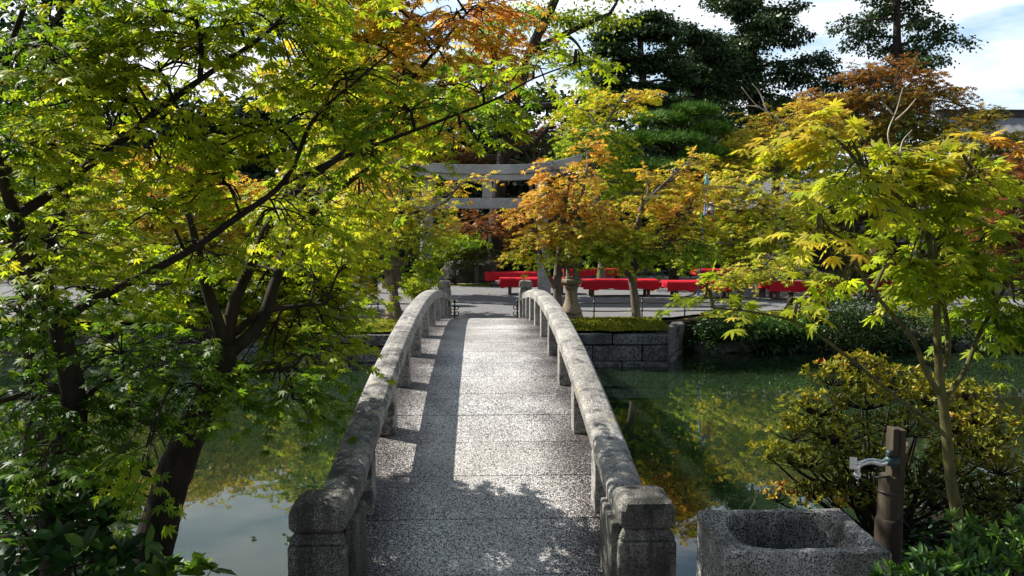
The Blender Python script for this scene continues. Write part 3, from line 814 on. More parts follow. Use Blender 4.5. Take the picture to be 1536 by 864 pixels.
# ------------------------------------------------------------------ banner and pole
foot = P(1047, 442, 17.7); top = P(1061, 266, 17.7)
foot[2] = 0
pole = thing('banner_pole', tuple(foot), 'thin blue pole leaning slightly in front of a red bench', 'pole')
k = MB(); k.tube([foot, foot + (top - foot) * .94], [.022, .019], 10); k.build('shaft', M['blue'], pole)
k = MB(); q = foot + (top - foot) * .94
k.lathe(tuple(q), [(.05, 0), (.055, .06), (.035, .16), (.05, .2), (.01, .27)], 10); k.build('finial', M['teal'], pole)
k = MB(); k.lathe((foot[0] + .03, foot[1] - .02, -.02), [(.08, 0), (.09, .04), (.075, .10), (.04, .13)], 14); k.build('weight', M['white'], pole)
ban = thing('banner', tuple(P(1066, 325, 17.62)), 'five coloured cloth banner hanging limp from the blue pole', 'banner')
def banner_piece(name, quad, mat):
    g = MB(); a, bq, c, d = [P(u, v, 17.62) for u, v in quad]; n = 8; pts = []; f = []
    for i in range(n + 1):
        for j in range(n + 1):
            s, tt = i / n, j / n
            p = (a * (1 - s) + bq * s) * (1 - tt) + (d * (1 - s) + c * s) * tt
            p = p + np.array([0, .05 * math.sin(s * 9 + tt * 2 + quad[0][0]), 0]); pts.append(p)
    for i in range(n):
        for j in range(n): f.append((i * (n + 1) + j, (i + 1) * (n + 1) + j, (i + 1) * (n + 1) + j + 1, i * (n + 1) + j + 1))
    o = g.add(pts, f, True).build(name, mat, ban); sm = o.modifiers.new('thick', 'SOLIDIFY'); sm.thickness = .01
banner_piece('white_stripe', [(1061, 303), (1071, 303), (1073, 317), (1060, 316)], M['flag_white'])
banner_piece('purple_stripe', [(1060, 316.3), (1073, 317.3), (1070, 327), (1057, 324)], M['flag_purple'])
banner_piece('yellow_stripe', [(1056, 324.3), (1067, 326.5), (1066, 335), (1054, 330)], M['flag_yellow'])
banner_piece('green_stripe', [(1052, 321), (1056, 323), (1054, 332), (1051, 330)], M['flag_green'])
banner_piece('red_stripe', [(1067, 327.5), (1072, 329), (1072, 346), (1065, 346)], M['flag_red'])

# bollard, stone marker
x, y, _ = P(1185, 460, 15.3)
k = MB(); k.tube([(x, y, -.05), (x, y, .36)], [.062, .058], 10, True, .05); k.lathe((x, y, .36), [(.066, 0), (.066, .035), (.04, .05)], 10)
o = k.build('wooden_bollard', M['bark_dark']); tag(o, 'short dark wooden bollard on the gravel behind the low spreading maple', 'bollard')
x, y, _ = P(1172, 400, 20.5)
k = MB(); k.box((x, y, .60), (.26, .18, 1.3), taper=.85)
tag(k.build('stone_marker', M['torii'], bevel=.02), 'upright grey stone marker before the dark tea house', 'stone marker')

# ------------------------------------------------------------------ people
def skin_body(name, verts, edges, radii, mat, parent=None, sub=2):
    off = world_loc(parent) if parent is not None else np.zeros(3)
    me = bpy.data.meshes.new(name); me.from_pydata([tuple(np.array(v) - off) for v in verts], edges, []); me.update()
    o = link_mesh(name, me, mat, parent)
    m = o.modifiers.new('skin', 'SKIN'); m.use_smooth_shade = True
    lay = me.skin_vertices[0].data if me.skin_vertices else None
    if lay is None:
        bpy.context.view_layer.objects.active = o
        bpy.ops.mesh.customdata_skin_add() if hasattr(bpy.ops.mesh, 'customdata_skin_add') else None
        lay = me.skin_vertices[0].data
    for i, r in enumerate(radii): lay[i].radius = (r, r) if np.isscalar(r) else r
    lay[0].use_root = True
    s = o.modifiers.new('sub', 'SUBSURF'); s.levels = sub; s.render_levels = sub
    return o
fx, fy, _ = P(1378, 466, 15.05)
wp = thing('person', (fx, fy, .01), 'walking person in dark trousers striding left past the red bench', 'person')
def W(x, y, z): return (fx + x, fy + y, .01 + z)
# trousers and shoes: one surface from the hips to both feet (walking towards -x)
tv = [W(0, 0, .93), W(-.02, -.09, .86), W(-.16, -.10, .50), W(-.24, -.10, .11), W(-.27, -.10, .05), W(-.42, -.10, .05), W(.02, .09, .86), W(.04, .09, .49), W(.20, .09, .13), W(.22, .09, .06), W(.09, .09, .035), W(0, 0, 1.02)]
te = [(0, 1), (1, 2), (2, 3), (3, 4), (4, 5), (0, 6), (6, 7), (7, 8), (8, 9), (9, 10), (0, 11)]
tr = [.13, .10, .075, .058, .05, .038, .10, .075, .058, .05, .038, .14]
skin_body('trousers', tv, te, tr, M['trouser'], wp)
bv = [W(0, 0, 1.0), W(-.01, 0, 1.2), W(-.03, 0, 1.38), W(-.05, 0, 1.47), W(-.07, 0, 1.58), W(-.08, 0, 1.66), W(-.03, -.19, 1.38), W(.05, -.23, 1.12), W(-.08, -.22, .90), W(-.03, .19, 1.38), W(-.10, .23, 1.14), W(-.28, .20, .98)]
be = [(0, 1), (1, 2), (2, 3), (3, 4), (4, 5), (2, 6), (6, 7), (7, 8), (2, 9), (9, 10), (10, 11)]
brd = [.13, .14, .145, .06, .095, .08, .07, .05, .035, .07, .05, .035]
skin_body('torso', bv[:4] + bv[6:], [(0, 1), (1, 2), (2, 3), (2, 4), (4, 5), (5, 6), (2, 7), (7, 8), (8, 9)], brd[:4] + brd[6:], M['trouser'], wp)
def head(parent, c, face, hairmat, sc=1.0):
    """face: direction in the xy plane"""
    c = np.array(c); fd = np.array([face[0], face[1], 0.]); fd /= np.linalg.norm(fd); sd = np.array([-fd[1], fd[0], 0])
    g = MB()
    prof = [(.045, -.13), (.062, -.105), (.074, -.06), (.083, 0), (.080, .05), (.062, .09), (.03, .112)]
    n = 16; pts = []
    for r, z in prof:
        for kk in range(n):
            a = 2 * math.pi * kk / n
            pts.append(c + (fd * math.cos(a) * r * 1.12 + sd * math.sin(a) * r * .92 + np.array([0, 0, z])) * sc)
    f = [(i * n + q, i * n + (q + 1) % n, (i + 1) * n + (q + 1) % n, (i + 1) * n + q) for i in range(len(prof) - 1) for q in range(n)]
    f += [tuple(range(n - 1, -1, -1)), tuple((len(prof) - 1) * n + q for q in range(n))]
    g.add(pts, f, True)
    g.tube([c + fd * .085 * sc + np.array([0, 0, .012]), c + fd * .108 * sc + np.array([0, 0, -.03])], [.008, .013], 6)
    for s in (-1, 1): g.tube([c + sd * s * .072 * sc + np.array([0, 0, .02]), c + sd * s * .082 * sc + np.array([0, 0, -.03])], [.018, .012], 6)
    g.tube([c - np.array([0, 0, .10]), c - np.array([0, 0, .20])], [.05, .055], 10)
    h = g.build('head', M['skin'], parent)
    for s in (-1, 1):
        e = MB(); e.lathe(tuple(c + fd * .082 * sc + sd * s * .032 * sc + np.array([0, 0, .012])), [(.003, -.007), (.009, 0), (.003, .007)], 8); e.build('eye', M['hair'], h)
    e = MB(); e.tube([c + fd * .083 * sc + sd * -.022 + np.array([0, 0, -.066]), c + fd * .088 * sc + np.array([0, 0, -.068]), c + fd * .083 * sc + sd * .022 + np.array([0, 0, -.066])], [.004, .006, .004], 6)
    e.build('mouth', M['jacket'], h)
    g = MB(); pts = []
    hp = [(.090, -.07), (.094, 0), (.090, .05), (.072, .098), (.035, .122)]
    for r, z in hp:
        for kk in range(n):
            a = 2 * math.pi * kk / n
            front = max(0, math.cos(a))
            zz = z + (front ** 2) * (.085 if z < .05 else 0.0)
            zz = min(zz, .118)
            pts.append(c - fd * .008 + (fd * math.cos(a) * r * 1.12 + sd * math.sin(a) * r * .95) * sc + np.array([0, 0, zz]) * sc)
    f = [(i * n + q, i * n + (q + 1) % n, (i + 1) * n + (q + 1) % n, (i + 1) * n + q) for i in range(len(hp) - 1) for q in range(n)]
    f += [tuple((len(hp) - 1) * n + q for q in range(n))]
    g.add(pts, f, True).build('hair', hairmat, parent)
head(wp, W(-.09, 0, 1.60), (-1, -.1), M['hair'])
# seated person behind the clipped bushes
sy = 18.6
hc = P(1309, 374, sy)
sp = thing('person', (hc[0], sy, .01), 'seated person with grey hair half hidden behind the shrubs', 'person')
def S(x, y, z): return (hc[0] + x, sy + y, z)
hz = hc[2]
skin_body('torso', [S(0, .05, .50), S(0, .06, .72), S(0, .04, hz - .30), S(0, .03, hz - .17), S(-.19, .03, hz - .31), S(-.23, -.02, .68), S(-.12, -.26, .60), S(.19, .03, hz - .31), S(.23, -.02, .68), S(.12, -.26, .60)],
          [(0, 1), (1, 2), (2, 3), (2, 4), (4, 5), (5, 6), (2, 7), (7, 8), (8, 9)], [.15, .145, .14, .06, .07, .05, .035, .07, .05, .035], M['jacket'], sp)
skin_body('trousers', [S(0, .05, .50), S(-.10, -.05, .50), S(-.11, -.42, .49), S(-.11, -.44, .10), S(-.11, -.56, .05), S(.10, -.05, .50), S(.11, -.42, .49), S(.11, -.44, .10), S(.11, -.56, .05)],
          [(0, 1), (1, 2), (2, 3), (3, 4), (0, 5), (5, 6), (6, 7), (7, 8)], [.15, .10, .075, .052, .04, .10, .075, .052, .04], M['trouser'], sp)
head(sp, S(0, 0, hz), (-.3, -1), M['grey_hair'])
k = MB(); k.box((hc[0], sy + .08, .33), (1.1, .42, .05)); 
st = thing('stool', (hc[0], sy + .08, 0), 'low dark wooden seat under the seated person', 'stool')
k.build('seat', M['bench_wood'], st)
for sx in (-1, 1):
    for s2 in (-1, 1):
        k = MB(); k.box((hc[0] + sx * .45, sy + .08 + s2 * .14, .15), (.06, .06, .32)); k.build('leg', M['bench_wood'], st)

# ------------------------------------------------------------------ tea house and temple roof
def teahouse():
    y = 24.5; x0, x1 = P(1120, 400, y)[0], P(1460, 400, y)[0]; h = 2.3
    t = thing('tea_house', ((x0 + x1) / 2, y, 0), 'low dark timber tea house with pale panels behind the maples', 'tea house')
    k = MB(); k.box(((x0 + x1) / 2, y + 1.6, h / 2), (x1 - x0, .15, h)); k.build('wall', M['wood_dark'], t)
    n = 8
    for i in range(n):
        x = x0 + (x1 - x0) * (i + .5) / n
        if i in (1, 3, 4, 6):
            k = MB(); k.box((x, y + 1.5, 1.55), ((x1 - x0) / n - .22, .05, .7)); k.build('panel', M['white'] if i != 4 else M['glass'], t)
        else:
            k = MB(); k.box((x, y + 1.5, 1.1), ((x1 - x0) / n - .2, .05, 1.7)); k.build('door', M['bench_wood'], t)
    for i in range(n + 1):
        x = x0 + (x1 - x0) * i / n
        k = MB(); k.box((x, y + .3, 1.1), (.12, .12, 2.3)); k.build('post', M['wood_dark'], t)
    k = MB(); k.box(((x0 + x1) / 2, y + .9, .22), (x1 - x0, 1.4, .10)); k.build('veranda', M['bench_wood'], t)
    k = MB()
    a = x0 - .6; bb = x1 + .6
    k.add([(a, y - .5, 2.15), (bb, y - .5, 2.15), (bb, y + 2.6, 3.25), (a, y + 2.6, 3.25), (a, y - .5, 2.28), (bb, y - .5, 2.28), (bb, y + 2.6, 3.40), (a, y + 2.6, 3.40), (bb, y + 5.5, 2.15), (a, y + 5.5, 2.15), (bb, y + 5.5, 2.28), (a, y + 5.5, 2.28)],
          [(0, 3, 2, 1), (4, 5, 6, 7), (0, 1, 5, 4), (3, 9, 8, 2), (7, 6, 10, 11), (8, 9, 11, 10), (0, 4, 7, 3), (1, 2, 6, 5), (3, 7, 11, 9), (2, 8, 10, 6)])
    k.build('roof', M['roof'], t)
teahouse()
def hall():
    y = 46.0; xl = P(1462, 160, y)[0]; xr = xl + 22
    zt = P(1500, 154, y)[2]; zb = P(1500, 215, y)[2]
    t = thing('temple_hall', ((xl + xr) / 2, y, 2), 'large temple hall with a grey tiled roof rising behind the right trees', 'temple')
    k = MB(); k.box(((xl + xr) / 2, y + 4, (zb + 1) / 2), (20, 8, zb - 1)); k.build('wall', M['white'], t)
    k = MB(); m = 60
    pts = []; f = []
    for i in range(m + 1):
        x = xl + (xr - xl) * i / m
        for s in np.linspace(0, 1, 7):
            pts.append((x, y + 3.5 - 5.0 * s, zt - .35 - (zt - zb + .7) * (s ** .8) + (.05 if i % 2 else 0)))
    for i in range(m):
        for q in range(6): f.append((i * 7 + q, i * 7 + q + 1, i * 7 + 8 + q, i * 7 + 7 + q))
    k.add(pts, f); o = k.build('roof', M['roof'], t); sm = o.modifiers.new('thick', 'SOLIDIFY'); sm.thickness = .2
    k = MB(); k.box(((xl + xr) / 2, y + 3.6, zt - .18), (xr - xl + .3, .5, .36)); k.box(((xl + xr) / 2, y + 3.6, zt + .06), (xr - xl + .5, .62, .1)); k.build('ridge', M['wood_dark'], t)
    for i in range(5):
        k = MB(); k.box((xl + 2 + i * 4.2, y - .04, (zb - .6) / 2), (.3, .3, zb - .6)); k.build('post', M['wood_dark'], t)
hall()

# ------------------------------------------------------------------ stone basin, water tap
A = G(1045, 764, .56); Bq = G(1091.5, 834, .56); Cq = G(1336, 829, .56); Dq = G(1262, 762, .56)
bas = thing('stone_basin', tuple(np.array([(A[0] + Cq[0]) / 2, (A[1] + Cq[1]) / 2, -.04])), 'rough square granite water basin with an oval hollow beside the bridge', 'basin')
def basin():
    nseg = 48
    cen = (A + Bq + Cq + Dq) / 4
    ex = ((Cq - Bq) + (Dq - A)) / 4; ey = ((A - Bq) + (Dq - Cq)) / 4
    m = 14; per = []
    for k in range(4):
        for j in range(m):
            t = -1 + 2 * j / m
            per.append([(t, -1), (1, t), (-t, 1), (-1, -t)][k])
    nseg = len(per)
    def shape(u, v, p):      # square rim drawn in towards a superellipse of power p
        a = math.atan2(v, u); c_, s_ = math.cos(a), math.sin(a)
        k = (abs(c_) ** p + abs(s_) ** p) ** (-1 / p)
        return c_ * k, s_ * k
    rings = [(0, 1.0, -.60), (0, 1.0, -.30), (0, 1.0, -.014), (0, .992, -.003), (0, .97, 0), (0, .90, .001), (3.4, .80, -.001), (3.3, .78, -.014), (3.0, .74, -.12), (2.8, .66, -.24), (2.4, .45, -.30), (2, .05, -.315)]
    pts = []; f = []
    for ri, (p, s_, z) in enumerate(rings):
        for (u, v) in per:
            if p: u, v = shape(u, v, p)
            sh = .035 if ri >= 6 else 0
            wob = .006 * math.sin(7 * u + 3 * v + ri) + .003 * rng.normal()
            pts.append(cen + ex * (u * s_ + sh * 1.2 + wob) + ey * (v * s_ + sh * .8 + wob) + np.array([0, 0, z + .002 * rng.normal()]))
    for i in range(len(rings) - 1):
        for k in range(nseg): f.append((i * nseg + k, i * nseg + (k + 1) % nseg, (i + 1) * nseg + (k + 1) % nseg, (i + 1) * nseg + k))
    f.append(tuple(range(nseg - 1, -1, -1))); f.append(tuple((len(rings) - 1) * nseg + k for k in range(nseg)))
    b = MB(); b.add(pts, f, False); return b.build('bowl', M['basin'], bas)
basin()
ty = 3.25
px_, _, _ = P(1338, 760, ty); zt_ = P(1340, 641, ty)[2]
tap = thing('water_tap', (px_, ty, -.05), 'silver water tap fixed to a weathered wooden post beside the basin', 'water tap')
zl = P(1340, 700, ty)[2]; zs = P(1340, 772, ty)[2]
k = MB(); k.box((px_ - .008, ty, (zt_ + zl - .3) / 2), (.028, .06, zt_ - zl + .3)); k.box((px_ + .022, ty + .004, (zt_ + zl - .3) / 2 - .006), (.028, .07, zt_ - zl + .3)); k.build('post_board', M['wood_post'], tap, bevel=.004)
k = MB(); k.tube([(px_ - .012, ty, -.08), (px_ - .014, ty, zs), (px_ - .018, ty, zl - .05), (px_ - .018, ty, zl - .035)], [.052, .047, .043, .038], 14, True, .06); k.build('post', M['wood_post'], tap)
k = MB(); k.lathe((px_ - .012, ty, -.08), [(.056, 0), (.058, zs * .5), (.056, zs + .06), (.050, zs + .07)], 14); k.build('post_sleeve', M['bark_dark'], tap)
k = MB(); zw = (zs + zl) / 2
k.tube([(px_ - .016 +   .049 * math.cos(a), ty + .049 * math.sin(a), zw + .004 * math.sin(2 * a)) for a in np.linspace(0, 6.28, 17)], [.003] * 17, 5); k.build('wire', M['iron'], tap)
k = MB(); zz = P(1300, 690, ty)[2]; xr_ = P(1325, 690, ty)[0]; xl_ = P(1277, 690, ty)[0]
yq = ty - .03
k.tube(smooth_path([(xr_, yq, zz + .002), (xr_ - .03, yq - .005, zz - .004), (xr_ - .07, yq - .01, zz + .006), (xr_ - .10, yq - .01, zz + .002), (xl_ + .012, yq - .01, zz - .014), (xl_ + .008, yq - .01, zz - .05)], 4), np.linspace(.015, .012, 21), 10)
k.lathe((xl_ + .008, yq - .01, zz - .068), [(.016, 0), (.017, .02), (.013, .026)], 10); k.build('spout', M['chrome'], tap)
k = MB(); k.box((xl_ - .012, yq - .012, zz + .0), (.030, .008, .05), tilt=Vector((0, 1, 0)).rotation_difference(Vector((.3, 1, 0))).to_matrix()); k.tube([(xl_ - .008, yq - .012, zz + .0), (xl_ + .02, yq - .012, zz - .002)], [.008, .010], 8); k.build('lever', M['chrome'], tap)
k = MB(); k.tube([(xr_ - .005, yq, zz + .002), (xr_ + .012, yq + .004, zz + .002), (px_ + .006, ty - .03, zz + .002)], [.018, .023, .020], 12); k.tube([(xr_ + .01, yq, zz + .025), (xr_ + .01, yq, zz + .05)], [.010, .013], 8); k.build('valve_body', M['valve'], tap)
k = MB(); k.tube([(px_ - .03, ty - .03, zz - .065), (xr_ - .06, yq, zz - .070)], [.006, .006], 6); k.tube([(xr_ - .06, yq, zz - .07), (xr_ - .06, yq, zz - .045)], [.004, .004], 6); k.build('hook_arm', M['iron'], tap)

# ------------------------------------------------------------------ small garden maples on the far bank
tree('maple_tree', 'small yellow green maple with thin forked trunk before the torii', 'maple tree', 13.6,
     [(597, 480), (592, 440), (588, 418), (583, 385), (584, 350), (600, 315)],
     [(560, 300, 13.5, 40, 24, .50), (600, 285, 13.8, 36, 22, .56), (560, 340, 13.3, 44, 26, .44), (620, 320, 13.6, 40, 26, .47), (655, 300, 13.7, 34, 22, .52), (685, 278, 13.7, 24, 13, .57), (712, 264, 13.8, 14, 9, .6), (660, 318, 13.5, 22, 14, .5), (640, 350, 13.5, 30, 24, .42), (600, 360, 13.4, 44, 20, .40), (630, 392, 13.4, 24, 26, .32), (535, 285, 13.7, 22, 16, .62), (575, 268, 13.9, 30, 14, .62), (540, 370, 13.5, 40, 26, .38)],
     13000, 0.075, spray=100, group='small maples on the far bank', r0=.075, r1=.035, forks=([(588, 418), (603, 392), (622, 362), (634, 325), (672, 300)], [(588, 420), (576, 395), (570, 350)], [(590, 415), (598, 370), (604, 330)]))
tree('maple_tree', 'orange topped maple with twin trunks beside the brown lantern', 'maple tree', 13.75,
     [(838, 478), (836, 430), (838, 390), (842, 355), (846, 310), (852, 270)],
     [(826, 252, 13.7, 14, 18, .70), (882, 232, 13.9, 18, 30, .68), (870, 270, 13.8, 28, 24, .66), (826, 295, 13.6, 36, 22, .69), (800, 322, 13.5, 30, 16, .70), (860, 305, 13.7, 44, 24, .66), (905, 320, 13.8, 36, 24, .64), (812, 350, 13.5, 36, 18, .60), (852, 348, 13.4, 40, 20, .56), (800, 375, 13.5, 28, 16, .50), (832, 385, 13.3, 24, 12, .40), (880, 370, 13.5, 34, 20, .36), (900, 350, 13.6, 34, 20, .52), (780, 318, 13.6, 14, 8, .72), (770, 375, 13.6, 8, 10, .55)],
     20000, 0.07, spray=150, group='small maples on the far bank', r0=.085, r1=.045, forks=([(836, 440), (822, 410), (812, 385), (806, 350)], [(838, 400), (860, 385), (885, 372)], [(840, 360), (870, 300), (882, 245)]))
tree('maple_tree', 'green and rust maple with one leaning trunk on the moss before a red bench', 'maple tree', 14.0,
     [(955, 478), (952, 445), (948, 418), (950, 390), (955, 350), (962, 310)],
     [(935, 350, 14, 44, 24, .36), (985, 345, 14, 44, 26, .52), (1015, 315, 14.1, 40, 24, .68), (1000, 275, 14.2, 30, 18, .56), (1035, 240, 14.2, 26, 14, .54), (965, 300, 14, 36, 22, .58), (1040, 345, 14, 30, 24, .52), (900, 375, 13.9, 30, 16, .24), (950, 375, 13.8, 46, 18, .30), (1005, 372, 13.9, 44, 18, .26), (1040, 368, 14, 26, 16, .24), (975, 265, 14.3, 20, 14, .6), (932, 395, 13.7, 18, 9, .42), (1040, 290, 14.3, 30, 18, .60), (1025, 260, 14.3, 22, 12, .66)],
     17000, 0.072, spray=140, group='small maples on the far bank', r0=.085, r1=.045, forks=([(948, 418), (925, 395), (905, 380)], [(950, 405), (985, 380), (1020, 350)]))
tree('maple_tree', 'low spreading olive yellow maple with an umbrella crown on the right shore', 'maple tree', 14.9,
     [(1105, 470), (1108, 450), (1118, 425), (1135, 405), (1150, 395)],
     [(1090, 415, 14.8, 32, 14, .50), (1125, 405, 14.9, 34, 14, .48), (1160, 390, 15, 34, 14, .46), (1195, 398, 15, 28, 14, .42), (1220, 412, 14.9, 20, 13, .40), (1150, 410, 14.8, 34, 10, .42), (1110, 420, 14.7, 24, 8, .44), (1078, 420, 14.8, 12, 6, .5)],
     9500, 0.06, spray=190, group='small maples on the far bank', r0=.07, r1=.035, twig=.012, forks=([(1112, 440), (1090, 425), (1075, 420)], [(1120, 425), (1165, 415), (1200, 405)]))
tree('maple_tree', 'broad ochre yellow maple behind the five coloured banner', 'maple tree', 18.4,
     [(1140, 452), (1140, 400), (1143, 350), (1150, 300)],
     [(1110, 270, 18.2, 46, 22, .52), (1080, 300, 18.3, 30, 22, .53), (1130, 300, 18, 50, 26, .51), (1175, 290, 18.4, 44, 22, .50), (1095, 335, 18, 40, 22, .47), (1150, 340, 17.9, 50, 26, .45), (1200, 320, 18.3, 40, 24, .44), (1110, 375, 18, 44, 20, .33), (1160, 375, 18.1, 44, 16, .35), (1075, 370, 18.2, 28, 22, .24), (1215, 345, 18.6, 34, 20, .42), (1048, 376, 17.0, 28, 24, .34), (1052, 286, 17.0, 16, 6, .52), (1036, 300, 17.1, 9, 16, .55)],
     17500, 0.085, spray=95, r0=.13, r1=.07, twig=.022, group='maples behind the gravel court')
tree('maple_tree', 'golden ochre maple standing tall between the pine and the russet maple', 'maple tree', 23,
     [(1160, 440), (1160, 350), (1165, 260), (1170, 210)],
     [(1120, 205, 23, 40, 20, .54), (1165, 185, 23, 50, 22, .58), (1215, 165, 23.5, 46, 22, .62), (1100, 235, 22.8, 40, 18, .52), (1150, 225, 22.6, 50, 22, .52), (1200, 205, 23, 50, 22, .52), (1250, 190, 23.6, 40, 18, .55), (1130, 255, 22.6, 44, 16, .45), (1195, 250, 22.8, 50, 22, .36), (1250, 240, 23, 44, 22, .40), (1220, 280, 22.5, 50, 22, .32)],
     15000, 0.115, spray=60, r0=.16, r1=.08, twig=.03, group='maples behind the gravel court')
tree('maple_tree', 'tall russet brown maple with layered crown below the right cedar', 'maple tree', 27,
     [(1350, 440), (1348, 330), (1340, 230), (1335, 170)],
     [(1300, 115, 27, 36, 18, .80), (1345, 110, 27, 40, 18, .82), (1385, 115, 27.4, 30, 16, .78), (1285, 150, 27, 40, 18, .70), (1335, 150, 26.8, 50, 20, .68), (1395, 145, 27, 44, 18, .72), (1430, 138, 27.5, 22, 10, .80), (1370, 185, 26.6, 56, 20, .50), (1300, 190, 26.6, 50, 20, .55), (1430, 185, 27, 44, 18, .46), (1255, 150, 27, 36, 16, .76), (1230, 145, 27.4, 22, 14, .78), (1320, 225, 26.4, 56, 20, .56), (1400, 220, 26.5, 56, 22, .40), (1465, 165, 27.6, 26, 12, .42)],
     16000, 0.135, spray=46, r0=.2, r1=.1, twig=.035, mat='bronze', group='maples behind the gravel court')
tree('maple_tree', 'yellow tipped maple in front of the temple roof at the far right', 'maple tree', 24,
     [(1470, 440), (1465, 330), (1470, 250)],
     [(1470, 185, 24, 32, 14, .58), (1440, 210, 24, 36, 16, .46), (1490, 215, 24, 40, 18, .44), (1525, 205, 24.2, 32, 18, .52), (1455, 245, 23.8, 50, 20, .48), (1520, 245, 24, 44, 22, .42), (1480, 280, 23.8, 60, 24, .4), (1560, 230, 24.4, 40, 30, .48)],
     10000, 0.12, spray=55, r0=.15, r1=.07, twig=.03, mat='bronze', group='maples behind the gravel court')
tree('maple_tree', 'deep red maple at the right edge behind the sapling', 'maple tree', 19,
     [(1540, 455), (1535, 390), (1530, 310)],
     [(1505, 270, 19, 36, 22, .93), (1545, 250, 19.2, 44, 28, .94), (1500, 310, 18.8, 40, 22, .95), (1550, 310, 18.8, 50, 28, .96), (1490, 345, 18.7, 36, 18, .90), (1540, 355, 18.6, 44, 22, .95), (1470, 385, 18.6, 36, 16, .62), (1520, 400, 18.6, 44, 18, .66)],
     11000, 0.095, spray=85, r0=.13, r1=.06, twig=.022, mat='bronze', group='maples behind the gravel court')
tree('maple_tree', 'green maple with bronze leaf tips shading the tea house front', 'maple tree', 20.5,
     [(1395, 452), (1392, 400), (1388, 330), (1390, 290)],
     [(1330, 300, 20.5, 50, 22, .40), (1390, 280, 20.5, 50, 24, .44), (1440, 300, 20.5, 46, 22, .36), (1280, 320, 20.6, 40, 20, .34), (1350, 340, 20.3, 56, 22, .26), (1420, 345, 20.3, 56, 24, .26), (1300, 355, 20.4, 40, 16, .24), (1260, 300, 20.6, 40, 24, .34), (1380, 385, 20.2, 50, 18, .30), (1250, 340, 20.4, 34, 14, .45)],
     13000, 0.1, spray=75, r0=.14, r1=.07, twig=.024, mat='bronze', group='maples behind the gravel court')
tree('maple_tree', 'dark red and green maple in the shade behind the torii', 'maple tree', 23.5,
     [(715, 420), (716, 390), (720, 350)],
     [(690, 345, 23.5, 34, 16, .86), (730, 335, 23.4, 36, 18, .9), (765, 350, 23.5, 24, 14, .8), (675, 372, 23, 30, 14, .24), (715, 380, 23, 30, 10, .2)],
     5500, 0.105, spray=80, mat='bronze', r0=.08, r1=.04, twig=.02)
tree('maple_tree', 'red leaved maple branching out above the torii lintel', 'maple tree', 27,
     [(790, 420), (792, 330), (800, 250)],
     [(800, 200, 27, 36, 10, .95), (840, 190, 27, 34, 9, .95), (770, 215, 27, 30, 10, .6), (830, 225, 26.8, 36, 14, .4), (700, 235, 27, 46, 12, .9), (660, 240, 27, 40, 12, .85)],
     5500, 0.12, spray=70, mat='bronze', r0=.11, r1=.05, twig=.025)
tree('broadleaf_tree', 'olive green tree leaning behind the orange maple', 'tree', 21,
     [(900, 440), (905, 350), (890, 260), (900, 200)],
     [(880, 165, 21.5, 50, 22, .46), (930, 150, 21.6, 44, 16, .54), (895, 200, 21, 40, 22, .36), (920, 215, 21.3, 26, 16, .36), (905, 245, 21, 30, 20, .32), (870, 215, 20.8, 34, 20, .30), (930, 275, 21.5, 40, 22, .33), (975, 300, 21.5, 36, 20, .30), (900, 290, 21.3, 36, 20, .30), (960, 140, 21.8, 24, 9, .6)],
     11000, 0.105, spray=70, r0=.13, r1=.06, twig=.025)

# pine with bright needle tufts
def pine():
    y = 23.0
    foot = P(1010, 425, y); foot[2] = -.05
    t = thing('pine_tree', tuple(foot), 'rounded pine with bright green needle pads behind the rust maple', 'pine tree')
    cl = [pc(*c) for c in [(990, 185, 23, 44, 14, .6), (1040, 172, 23, 34, 14, .62), (1065, 200, 23, 28, 14, .55), (960, 215, 22.8, 44, 14, .5), (1010, 215, 22.5, 50, 14, .5), (1060, 235, 22.7, 36, 14, .45), (950, 255, 22.6, 46, 13, .42), (1000, 255, 22.3, 50, 13, .42), (960, 290, 22.6, 44, 12, .36), (1010, 290, 22.4, 44, 12, .36), (920, 275, 22.8, 34, 12, .40), (1050, 270, 22.6, 34, 12, .38)]]
    limb_mesh(t, [([foot, P(1012, 340, y), P(1000, 270, y), P(1015, 200, y)], .16, .06)], cl, M['bark_dark'], twig=.03)
    cs, ax, tt = [], [], []
    for c, r, tn in cl:
        m = 260; d = rand_dirs(m); d[:, 2] = np.abs(d[:, 2]) * .9 - .15
        cs.append(np.asarray(c) + d * np.asarray(r) * (.6 + .45 * rng.random((m, 1)))); ax.append(d * np.array([.7, .7, .5]) + np.array([0, 0, .8])); tt.append(np.full(m, tn))
    cs = np.concatenate(cs); ax = np.concatenate(ax); tt = np.concatenate(tt)
    p, x, nn, s, _ = rosettes(cs, ax, 12, .26, None, (15, 75))
    leaves_mesh('crown', T_NEED, p, x, nn, s, np.repeat(tt, 12) + rng.normal(size=len(p)) * .05, M['needle'], t)
pine()

